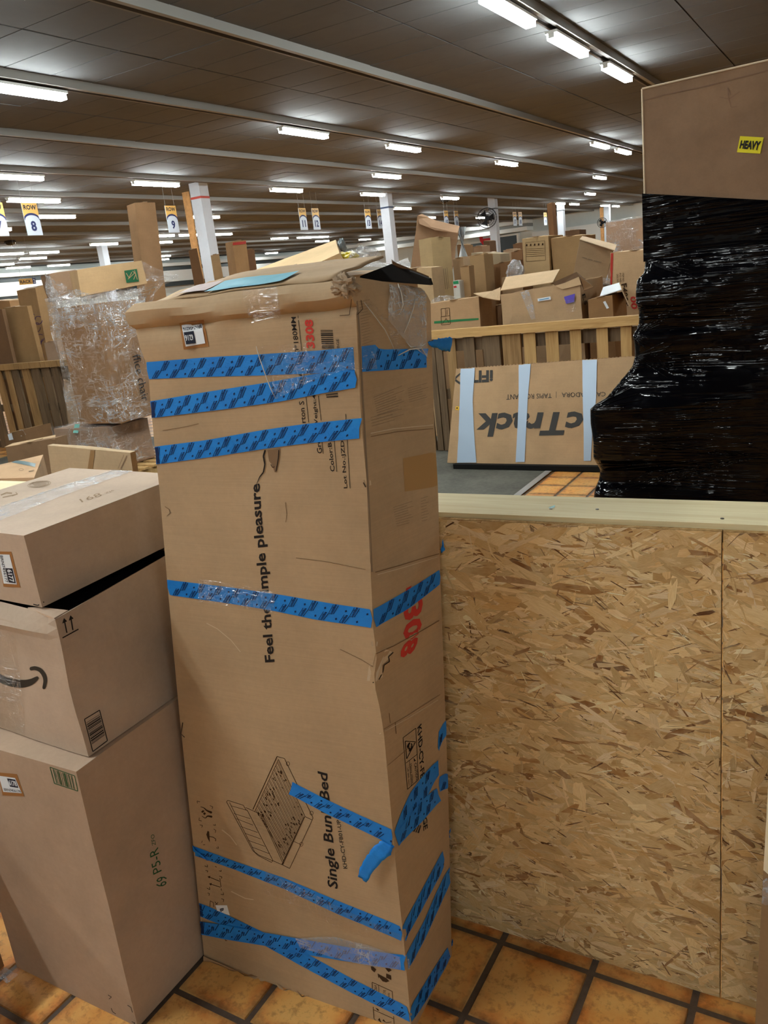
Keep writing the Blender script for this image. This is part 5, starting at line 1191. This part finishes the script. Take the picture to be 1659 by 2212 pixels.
Ink(h_, .003).text('CAMINADORA', [td(1700, 325), td(1238, 332), td(1238, 382), td(1700, 372)], .0).text('|', [td(1182, 322), td(1178, 322), td(1178, 388), td(1182, 388)]).text('TAPIS ROULANT', [td(1132, 340), td(655, 352), td(655, 408), td(1132, 388)], 0).build('small_lettering', TB, t_)
SIL = plain('silver_duct_tape', (168, 186, 206), .32, .5, .15)
strip(h_, 'silver_tape', [td(172, 60), td(165, 400), td(150, 800), td(135, 1072)], [td(325, 55), td(300, 420), td(318, 800), td(340, 1070)], SIL, t_, 16, 4, .006, .003)
strip(h_, 'silver_tape', [td(785, 12), td(785, 400), td(770, 760), td(752, 1065)], [td(915, 10), td(880, 400), td(862, 760), td(848, 1062)], SIL, t_, 16, 4, .006, .003)
strip(h_, 'silver_tape', [td(1455, -10), td(1460, 400), td(1470, 760), td(1470, 1052)], [td(1610, -15), td(1600, 400), td(1560, 760), td(1545, 1050)], SIL, t_, 16, 4, .006, .003)
lb = strip(h_, 'yellow_sticker', [td(122, 478), td(158, 480)], [td(118, 512), td(154, 520)], plain('yellow_label', (240, 190, 50), .5), t_, 2, 1, .004)[0]; Ink(h_, .006).poly([td(130, 488), td(144, 489), td(143, 503), td(129, 502)]).build('sticker_mark', INK, t_)

# ================================================================== BLACK WRAPPED STACK
def bpx(px, py, y=5.35): return ony(px, py, y)
prof = [(1393, 417, 5.46), (1393, 480, 5.46), (1393, 540, 5.46), (1391, 560, 5.45), (1388, 590, 5.42), (1372, 606, 5.38), (1370, 630, 5.36), (1370, 655, 5.36), (1377, 672, 5.40), (1376, 700, 5.44), (1368, 718, 5.44), (1363, 726, 5.40), (1366, 748, 5.40), (1368, 768, 5.42), (1362, 792, 5.42), (1335, 828, 5.36), (1305, 862, 5.30), (1283, 875, 5.26), (1271, 886, 5.24), (1272, 920, 5.24), (1277, 960, 5.25), (1278, 992, 5.28), (1286, 1006, 5.36), (1293, 1018, 5.40), (1290, 1038, 5.40), (1281, 1062, 5.34), (1278, 1084, 5.32)]
rows = []
for px, py, y in prof: p = ony(px, py, y); rows.append((p.z, p.x, y))
zb_ = rows[-1][0]
rows.append((.012, rows[-1][1]-.005, rows[-1][2]))
def bprof(z):
    if z >= rows[0][0]: return rows[0][1], rows[0][2]
    for (za, xa, ya), (zb2, xb, yb2) in zip(rows, rows[1:]):
        if z >= zb2: t = (z-za)/(zb2-za); return lerp(xa, xb, t), lerp(ya, yb2, t)
    return rows[-1][1], rows[-1][2]
XRb = .62; YBb = 6.08; V = []; F = []; NZ = 110; NXf = 60; rc = .05
zR_ = ony(1659, 431, 5.46).z; xR_ = ony(1659, 431, 5.46).x; ztopL = rows[0][0]; slope_ = (zR_-ztopL)/(xR_-rows[0][1]); ztop = ztopL+slope_*(.64-rows[0][1])-.01
ring = None
def ease(t): return t*t*(3-2*t)
for j in range(NZ+1):
    z = lerp(.012, ztop, j/NZ); xl, yf_ = bprof(z); row = []
    pts = []
    for k in range(9):   # back-left side going forward
        t = k/8; pts.append((xl+.02*(1-t)+(.0), lerp(YBb, yf_+rc, t)))
    for k in range(1, 5): a = k/5*math.pi/2; pts.append((xl+rc-rc*math.cos(a), yf_+rc-rc*math.sin(a)))
    for k in range(NXf+1):
        t = k/NXf; x = lerp(xl+rc, XRb, t)
        # front relief: boxes of differing depth under the film, blending towards the right
        g = yf_ if t < .12 else lerp(yf_, 5.34, ease(min(1, (t-.12)/.35)))
        g += .035*math.sin(z*7.5)*min(1, t*3)*.5
        pts.append((x, g))
    pts.append((XRb, YBb))
    for (x, y) in pts:
        d = .014*noise.noise(Vector((x*3, y*2, z*6)))+.006*noise.noise(Vector((x*4, y*3, z*24)))
        row.append(len(V)); V.append((x+d*.6, y-d, z))
    if ring:
        m = len(row)
        for k in range(m): F.append((ring[k], ring[(k+1) % m], row[(k+1) % m], row[k]))
    else: F.append(tuple(row)[::-1])
    ring = row
F.append(tuple(ring))
def black_film():
    t = NT('black_stretch_film'); g = t.n('ShaderNodeTexCoord').outputs['Object']
    def st(sc, rot, s): 
        mp = t.n('ShaderNodeMapping'); mp.inputs['Rotation'].default_value = (0, rot, 0); mp.inputs['Scale'].default_value = sc; t.l(g, mp.inputs[0])
        x = t.n('ShaderNodeTexNoise'); x.inputs['Scale'].default_value = s; x.inputs['Detail'].default_value = 3; x.inputs['Distortion'].default_value = .3; t.l(mp.outputs[0], x.inputs['Vector']); return x.outputs['Fac']
    a = st((.35, .35, 17), .05, 1.0); b = st((.6, .6, 26), -.24, 1.0); c = st((1, 1, 1), 0, 5); sel = st((1, 1, 1), 0, 1.5)
    mixf = t.n('ShaderNodeMix', data_type='FLOAT'); t.l(t.ramp(sel, [(.42, (0, 0, 0)), (.56, (1, 1, 1))]), mixf.inputs[0]); t.l(a, mixf.inputs[2]); t.l(b, mixf.inputs[3])
    rd = t.math('POWER', t.math('SUBTRACT', 1.0, t.math('MULTIPLY', t.math('ABSOLUTE', t.math('SUBTRACT', mixf.outputs[0], .5)), 4.0)), 3.0)
    h = t.math('ADD', t.math('MULTIPLY', rd, .35), t.math('MULTIPLY', c, .6))
    h = t.math('MULTIPLY', h, t.ramp(t.noise(2.4, 2, .5, g, (1, 1, 1.8)), [(.36, (.12, .12, .12)), (.62, (1, 1, 1))]))
    bs = t.bsdf((.001, .001, .002), .07, .22); t.l(t.bump(h, 1.0, .028), bs.inputs['Normal'])
    return t.m
BFILM = black_film()
bs_ = thing('wrapped_stack', ((rows[0][1]+XRb)/2, 5.9, 0), 'tall stack tightly wrapped in glossy black stretch film beyond the partition', 'wrapped load')
mesh('stretch_film', V, F, BFILM, bs_, True); HK = Host((V, F))
def fans_(nm, apex, ends, wdt=.004):
    """stretched film ridges running from a corner over the surface"""
    mbf = MB(); a, na = HK.cast(*apex)
    for e_ in ends:
        pts = []
        for k in range(9):
            q = lerp2(apex, e_, k/8); p, nn = HK.cast(*q, (a-CAM).length); pts.append(p+nn*.001)
        mbf.tube(pts, [wdt*.3]+[wdt]*7+[wdt*.2], 5)
    mbf.build(nm, BFILM, bs_, True)['kind'] = 'stuff'
rr = random.Random(21)
fans_('film_creases', (1367, 727), [(1455+rr.uniform(-30, 20), 640+i*14) for i in range(13)], .0030)
fans_('film_creases', (1372, 770), [(1452+rr.uniform(-10, 10), 735+i*9) for i in range(10)], .0035)
fans_('film_creases', (1275, 884), [(1372+rr.uniform(-20, 20), 800+i*8) for i in range(11)], .0035)
fans_('film_creases', (1648, 985), [(1290+rr.uniform(0, 60), 940+i*11) for i in range(13)], .0028)
fans_('film_creases', (1284, 1070), [(1500+rr.uniform(-80, 90), 1000+i*7) for i in range(12)], .0028)
fans_('film_creases', (1393, 566), [(1500+rr.uniform(-60, 60), 540+i*9) for i in range(9)], .0025)
# carton on top
t_ = thing('carton', (-.2, 5.9, ztop), 'large brown carton with a yellow HEAVY sticker, topmost on the black wrapped stack', 'carton')
y5 = 5.47; zt0 = ony(1387, 192, y5).z; xt0 = ony(1387, 192, y5).x; zt1 = zt0+.02; xb0 = ony(1393, 420, y5).x
P = [(xb0, y5, ztop+.002), (.66, y5, ztop+.002), (.66, 6.06, ztop+.002), (xb0, 6.06, ztop+.002), (xt0, y5, zt0), (.66, y5, zt1), (.66, 6.06, zt1), (xt0, 6.06, zt0)]
_, v_, f_ = grid_box(P, 'body', card('kraft_heavy_carton', (138, 110, 86), .02), t_, 12, .006, 9, False, .004); H6 = Host((v_, f_))
lb, lv, lf, _ = strip(H6, 'heavy_sticker', [(1599, 294), (1650, 297)], [(1592, 329), (1642, 332)], plain('heavy_yellow', (228, 216, 40), .5), t_, 3, 3, .004, 0)
Ink(Host((lv, lf)), .003).text('HEAVY', [(1597, 321), (1641, 325), (1645, 305), (1600, 303)], .05, .1).build('heavy_word', plain('black_print', (20, 20, 20), .6), lb)
I = Ink(H6, .003); DKK = card('crease_brown', (128, 100, 80), .02)
I.line([(1578, 205), (1572, 190), (1574, 213), (1580, 232)], 2).line([(1555, 210), (1575, 214), (1598, 198)], 1.4).line([(1580, 232), (1592, 230)], 1.4).build('dent_crease', DKK, t_)
Ink(H6, .003).line([(1390, 218), (1430, 206), (1530, 185), (1659, 152)], 2.2).build('fold_line', DKK, t_)
e1 = MB(); e1.tube([Vector((xt0, y5-.003, zt0)), Vector((-.3, y5-.003, lerp(zt0, zt1, .5))), Vector((.66, y5-.003, zt1))], .006, 6); e1.tube([Vector((xb0, y5, ztop)), Vector((xt0, y5, zt0))], .006, 6); e1.build('pale_edge', card('pale_liner_edge', (216, 196, 170), .02), t_)
# top wrap band drawn over the carton foot
V = []; F = []; x0_ = xb0-.014; nx = 40
for i in range(nx+1):
    x = lerp(x0_, .68, i/nx); zt2 = ztopL+slope_*(x-x0_)
    for j in range(7):
        z = lerp(ztop-.03, zt2, j/6); V.append((x, y5-.014-.004*noise.noise(Vector((x*5, 2, z*30)))-(.004 if j == 0 else 0), z))
for i in range(nx):
    for j in range(6): a_ = i*7+j; F.append((a_, a_+7, a_+8, a_+1))
k0 = len(V)
for i in range(5):
    y = lerp(y5-.014, 6.07, i/4)
    for j in range(7): V.append((x0_, y, lerp(ztop-.03, ztopL, j/6)))
for i in range(4):
    for j in range(6): a_ = k0+i*7+j; F.append((a_, a_+1, a_+8, a_+7))
mesh('film_skirt', V, F, BFILM, t_, True)

# ================================================================== CLEAR WRAPPED PALLET LOAD (left)
yc = 5.35
def cor(pxL, pxC, pxR, pt, pb, yc, ztop_=None, zbot=None):
    C_ = ony(pxC, (pt+pb)/2, yc); A = ony(pxL, (pt+pb)/2, yc); B = onx(pxR, (pt+pb)/2, C_.x)
    zt_ = ony(pxC, pt, yc).z if ztop_ is None else ztop_; zb_ = ony(pxC, pb, yc).z if zbot is None else zbot
    return (A.x, yc, zb_), (C_.x, B.y, zt_)
def aligned(t, a, b, nm, mat, amp=.01, n=5, seed=1, top=None):
    x0, y0, z0 = a; x1, y1, z1 = b
    P = [(x0, y0, z0), (x1, y0, z0), (x1, y1, z0), (x0, y1, z0), (x0, y0, z1), (x1, y0, z1), (x1, y1, z1), (x0, y1, z1)]
    if top: 
        for i, d in zip(range(4, 8), top): P[i] = (P[i][0], P[i][1], P[i][2]+d)
    return grid_box(P, nm, mat, t, n, amp, seed, False, .006)
aL, bL = cor(124, 240, 330, 925, 1000, yc, None, .125)
pal = thing('pallet', ((aL[0]+bL[0])/2, (aL[1]+bL[1])/2, 0), 'pale wooden pallet on the floor under the clear wrapped load', 'pallet')
for k in range(7): y = lerp(aL[1]-.05, bL[1]+.25, k/6); MB().box((aL[0]-.05, y, .10), (bL[0]+.28, y+.09, .12)).build('deck_board', W1, pal)
for k in range(3): x = lerp(aL[0]-.03, bL[0]+.22, k/2); MB().box((x, aL[1]-.05, .012), (x+.04, bL[1]+.34, .098)).build('stringer', W1, pal)
wl = thing('wrapped_carton', ((aL[0]+bL[0])/2, (aL[1]+bL[1])/2, .125), 'wide low carton in clear film, bottom of the wrapped load on the left pallet', 'wrapped load')
_, v_, f_ = aligned(wl, aL, bL, 'body', brown((170, 136, 108)), .012, 5, 2); aligned(wl, (aL[0]-.02, aL[1]-.02, aL[2]+.03), (bL[0]+.02, bL[1]+.02, bL[2]+.015), 'stretch_wrap', FILMW, .035, 12, 4)
hh = Host((v_, f_)); strip(hh, 'teal_sticker', [(163, 922), (174, 922)], [(163, 934), (174, 934)], plain('teal_label', (120, 190, 176), .5), wl, 1, 1, .03)
aM, bM = cor(146, 236, 322, 652, 928, yc+.06, None, bL[2]+.035)
wm = thing('wrapped_carton', ((aM[0]+bM[0])/2, (aM[1]+bM[1])/2, aM[2]), 'tall office chair carton in crinkled clear film, middle of the left wrapped load', 'wrapped load')
xm_ = bM[0]; bM = (bM[0], bM[1], bM[2])
_, v_, f_ = aligned(wm, aM, bM, 'body', brown((164, 124, 86)), .012, 6, 3); hM = Host((v_, f_))
aligned(wm, (aM[0]-.06, aM[1]-.05, aM[2]+.02), (bM[0]+.045, bM[1]+.03, bM[2]+.05), 'stretch_wrap', FILMG, .05, 16, 6, top=(.06, -.02, .04, .1))
I = Ink(hM, .012); I.text('ffice chair', [(284, 768), (305, 868), (321, 863), (300, 763)], .0); I.build('office_chair_print', INK, wm)
strip(hM, 'sticker', [(279, 906), (287, 905)], [(282, 922), (290, 921)], WHITE, wm, 1, 1, .02)
aT, bT = cor(103, 170, 312, 585, 640, yc+.04, None, bM[2]+.055)
aT = (aT[0], aT[1], bM[2]+.055)
q = [(166, 583), (306, 563), (318, 612), (176, 640)]
wt, hT, CT = carton('tan carton with a green square mark, topmost of the left wrapped load', q, ('f', 5.75, 14), .35, (196, 162, 120), None, 50, n=5, tape_=False)
lowz_ = min(c.z for c in CT); 
gs = strip(hT, 'green_square', [(268, 585), (295, 581)], [(273, 611), (300, 608)], plain('green_print_square', (34, 96, 62), .6), wt, 2, 2, .006)[0]
Ink(hT, .010).line([(272, 590), (278, 600), (284, 588)], 1.4).line([(276, 603), (290, 590)], 1.2).line([(286, 586), (293, 592), (288, 604)], 1.4).line([(290, 584), (296, 604)], 1.2).build('mark_strokes', brown((196, 162, 120)), wt)
carton('brown carton with white tape strip, left of the green marked one on the load', [(104, 592), (164, 583), (174, 640), (122, 650)], ('f', 5.75, 14), .35, (158, 128, 102), None, 51, n=4, tape_=False)
def filmsheet(par, rows_, mat, seed=1, amp=.02, nu=18, nv=10, nm='loose_film'):
    """rows_: list of rows of (px, py, y)"""
    G = [[ony(p[0], p[1], p[2]) for p in r] for r in rows_]; V = []; F = []
    for j in range(nv+1):
        t = j/nv*(len(G)-1); k = min(int(t), len(G)-2); f = t-k
        for i in range(nu+1):
            s = i/nu*(len(G[0])-1); m = min(int(s), len(G[0])-2); g = s-m
            p = lerp(lerp(G[k][m], G[k][m+1], g), lerp(G[k+1][m], G[k+1][m+1], g), f)
            d = Vector((noise.noise(p*9+Vector((seed, 0, 0))), noise.noise(p*9+Vector((0, seed, 0))), noise.noise(p*9+Vector((0, 0, seed)))))*amp; V.append(p+d)
    for j in range(nv):
        for i in range(nu): a = j*(nu+1)+i; F.append((a, a+1, a+nu+2, a+nu+1))
    return mesh(nm, V, F, mat, par, True)
filmsheet(wm, [[(97, 592, 5.28), (150, 625, 5.22), (230, 632, 5.2), (320, 612, 5.3), (372, 598, 5.6)], [(108, 640, 5.28), (160, 660, 5.2), (235, 665, 5.2), (310, 655, 5.3), (330, 640, 5.6)], [(120, 700, 5.28), (165, 712, 5.2), (235, 706, 5.2), (300, 690, 5.3), (315, 690, 5.5)]], FILMW, 3, .05, 30, 16)
filmsheet(wm, [[(97, 592, 5.30), (101, 588, 5.6)], [(112, 650, 5.28), (128, 640, 5.5)], [(122, 720, 5.30), (132, 722, 5.4)]], SHINY, 8, .05, 6, 16)
filmsheet(wm, [[(305, 566, 5.9), (340, 580, 6.0), (385, 594, 6.1)], [(318, 610, 5.7), (345, 605, 5.9), (380, 600, 6.1)]], FILMW, 4, .03, 10, 6)

# ================================================================== LEFT BIN CONTENTS
carton('pale brown carton at the left edge behind the dark slat fence', [(6, 665), (58, 661), (92, 790), (33, 795)], ('y', 7.12), .07, (160, 126, 86), 0, 60, n=6)
t_, h_, _ = carton('tall two-sided carton with purple marker loops beside the wrapped load', [(76, 622), (112, 612), (140, 775), (101, 778)], ('f', 8.15, 32), .50, (172, 138, 98), 0, 61, n=6, amp=.008)
I = Ink(h_, .004)
HP = plain('purple_marker', (66, 48, 96), .7)
I2 = Ink(h_, .005)
for cx0, cy0, rx, ry in ((71, 687, 6, 9), (83, 692, 8, 9), (80, 707, 8, 10), (88, 730, 8, 8)):
    I2.line([(cx0+rx*math.cos(a*.45), cy0+ry*math.sin(a*.45)) for a in range(13)], 1.2)
I2.curve([(92, 732), (88, 750), (94, 768), (97, 782)], [1.2, 3, 3, 1]); I2.build('marker_loops', HP, t_)
carton('small pinkish carton tucked right of the purple marked one', [(95, 741), (122, 735), (133, 778), (100, 784)], ('y', 6.95), .3, (172, 144, 120), 0, 62)
carton('dark film-covered carton cut by the left photo edge behind the slat fence', [(-28, 672), (4, 668), (31, 800), (-10, 805)], ('y', 6.92), .05, (122, 92, 66), 0, 63)
carton('flat tan carton lying on top at the left photo edge', [(-25, 650), (20, 650), (24, 664), (-25, 668)], ('y', 9.0), .4, (186, 150, 108), 0, 64)
carton('tall long carton standing upright under the ROW 8 and 9 lamps', [(291, 438), (335, 437), (332, 600), (287, 602)], ('f', 7.9, 22), .28, (158, 122, 88), 0, 65, n=8)
for i, (q, y, c, lb, dn) in enumerate((
    ([(407, 541), (425, 536), (449, 598), (417, 600)], 9.4, (112, 80, 52), 'dark tilted carton in front of the nearest white column', 0),
    ([(455, 552), (473, 548), (485, 598), (462, 600)], 9.6, (172, 140, 102), 'small tan carton right of the nearest white column', 0),
    ([(502, 521), (531, 519), (533, 600), (503, 600)], 8.9, (162, 124, 84), 'upright carton with red tape across its top', 0),
    ([(533, 539), (549, 538), (550, 600), (534, 600)], 9.9, (126, 92, 66), 'dark carton right of the red taped upright one', 0),
    ([(137, 822), (156, 830), (167, 905), (139, 905)], 6.45, (168, 140, 112), 'narrow carton between the slat fence and the wrapped load', 0))):
    o, h_, C = carton(lb, q, ('f', y, 20 if i == 2 else 0), .3, c, dn, 66+i)
    if i == 2: strip(h_, 'red_tape', [(503, 524), (531, 521)], [(503, 530), (531, 527)], plain('dark_red_tape', (170, 50, 40), .4), o, 3, 1, .006)
# open cartons just beyond the partition
t_, h_, C = carton('wide flat kraft panel carton standing just beyond the partition, behind the left stack', [(103, 962), (281, 978), (262, 1035), (72, 1050)], ('y', 2.3), .03, (188, 164, 132), .0, 70, n=6, amp=.002, tape_=False)
Ink(h_, .003).line([(262, 1012), (275, 984)], 1.6).line([(256, 1012), (269, 982)], .8).build('fold_line', DKK, t_)
strip(h_, 'brown_tape', [(196, 972), (206, 973)], [(186, 1040), (197, 1040)], plain('kraft_tape', (150, 118, 82), .35), t_, 2, 3, .002)
def topbox(label, q, z, h, col, seed):
    P = [onz(*p, z) for p in q]; c = sum(P, Vector())/4; t = thing('carton', (c.x, c.y, z-h), label, 'carton')
    BL, BR, TR, TL = P; B = [p-UZ*h for p in (BL, BR, TR, TL)]
    _, V, F = grid_box(B+[BL, BR, TR, TL], 'body', brown(col), t, 5, .004, seed, False, .004); return t, Host((V, F))
t_, h_ = topbox('closed carton with teal printed tape across its top, left edge', [(-10, 1034), (74, 1032), (93, 982), (-10, 1006)], .72, .72, (186, 152, 118), 71)
strip(h_, 'teal_tape', [(20, 993), (55, 997), (87, 1004)], [(24, 999), (52, 1004), (84, 1011)], plain('teal_tape', (50, 86, 92), .4), t_, 6, 1, .002)
Ink(h_, .002).line([(46+5*math.cos(a*.63), 1015+2.2*math.sin(a*.63)) for a in range(11)], .9).line([(62, 1019), (74, 1016)], 2).build('top_marks', FAINT, t_)
t_, h_, _ = carton('long open carton with a raised pale flap, left edge in front of the slat fence', [(12, 966), (119, 946), (126, 985), (14, 1004)], ('y', 4.4), .12, (140, 110, 82), 0, 72, n=5)
flap(t_, [(10, 966, 4.4), (28, 958, 4.6), (120, 940, 4.6), (119, 948, 4.4)], 4.4, LT_, 'top_flap')
t_, h_, _ = carton('small carton with two white labels in front of the dark slats', [(9, 940), (50, 928), (61, 953), (13, 964)], ('y', 5.4), .35, (132, 100, 70), 0, 73)
strip(h_, 'sticker', [(17, 937), (26, 935)], [(21, 951), (30, 949)], WHITE, t_, 1, 1, .006); strip(h_, 'sticker', [(42, 930), (51, 927)], [(46, 942), (55, 939)], WHITE, t_, 1, 1, .006)
# load right behind the tall carton
t_, h_, C = carton('wide carton load hidden behind the tall carton, its top carrying film and bags', [(440, 616), (640, 608), (650, 800), (450, 800)], ('y', 2.5), .95, (166, 134, 100), 0, 80, n=6, tape_=False)
zt_ = (C[4].z+C[5].z)/2
Q = [ony(640, 590, 2.72), ony(733, 547, 2.72), ony(725, 518, 3.12), ony(546, 585, 3.12)]; qn = (Q[1]-Q[0]).cross(Q[3]-Q[0]).normalized(); qn = qn if qn.y > 0 else -qn
t_ = thing('carton', (sum(Q, Vector())/4).xy.to_3d()+UZ*min(q.z for q in Q), 'flat tan carton lying tilted on the load behind the tall carton', 'carton')
_, v_, f_ = grid_box([Q[0]+qn*.06, Q[1]+qn*.06, Q[1], Q[0], Q[3]+qn*.06, Q[2]+qn*.06, Q[2], Q[3]], 'body', brown((216, 184, 140)), t_, 5, .002, 3, False, .0)
filmsheet(t_, [[(600, 584, 2.95), (670, 560, 3.0), (735, 538, 3.1)], [(610, 592, 2.75), (680, 580, 2.75), (750, 566, 2.8)]], SHINY, 2, .02, 20, 8)
filmsheet(t_, [[(740, 562, 2.9), (800, 556, 2.9), (880, 562, 2.9)], [(745, 585, 2.7), (800, 578, 2.7), (880, 578, 2.7)]], SHINY, 6, .03, 20, 6)
blob('bag', ony(748, 556, 2.85), (.045, .06, .022), plain('yellow_plastic', (226, 200, 30), .35, .5), 'small bright yellow plastic bag on the load behind the tall carton', 'bag', 4)
blob('bag', ony(785, 551, 2.85), (.06, .06, .034), FILMG, 'clear plastic bag right of the yellow bag', 'bag', 9)
blob('bag', ony(739, 531, 3.05), (.016, .02, .03), plain('grey_plastic', (140, 150, 156), .3, .5), 'small grey plastic twist above the yellow bag', 'bag', 10)
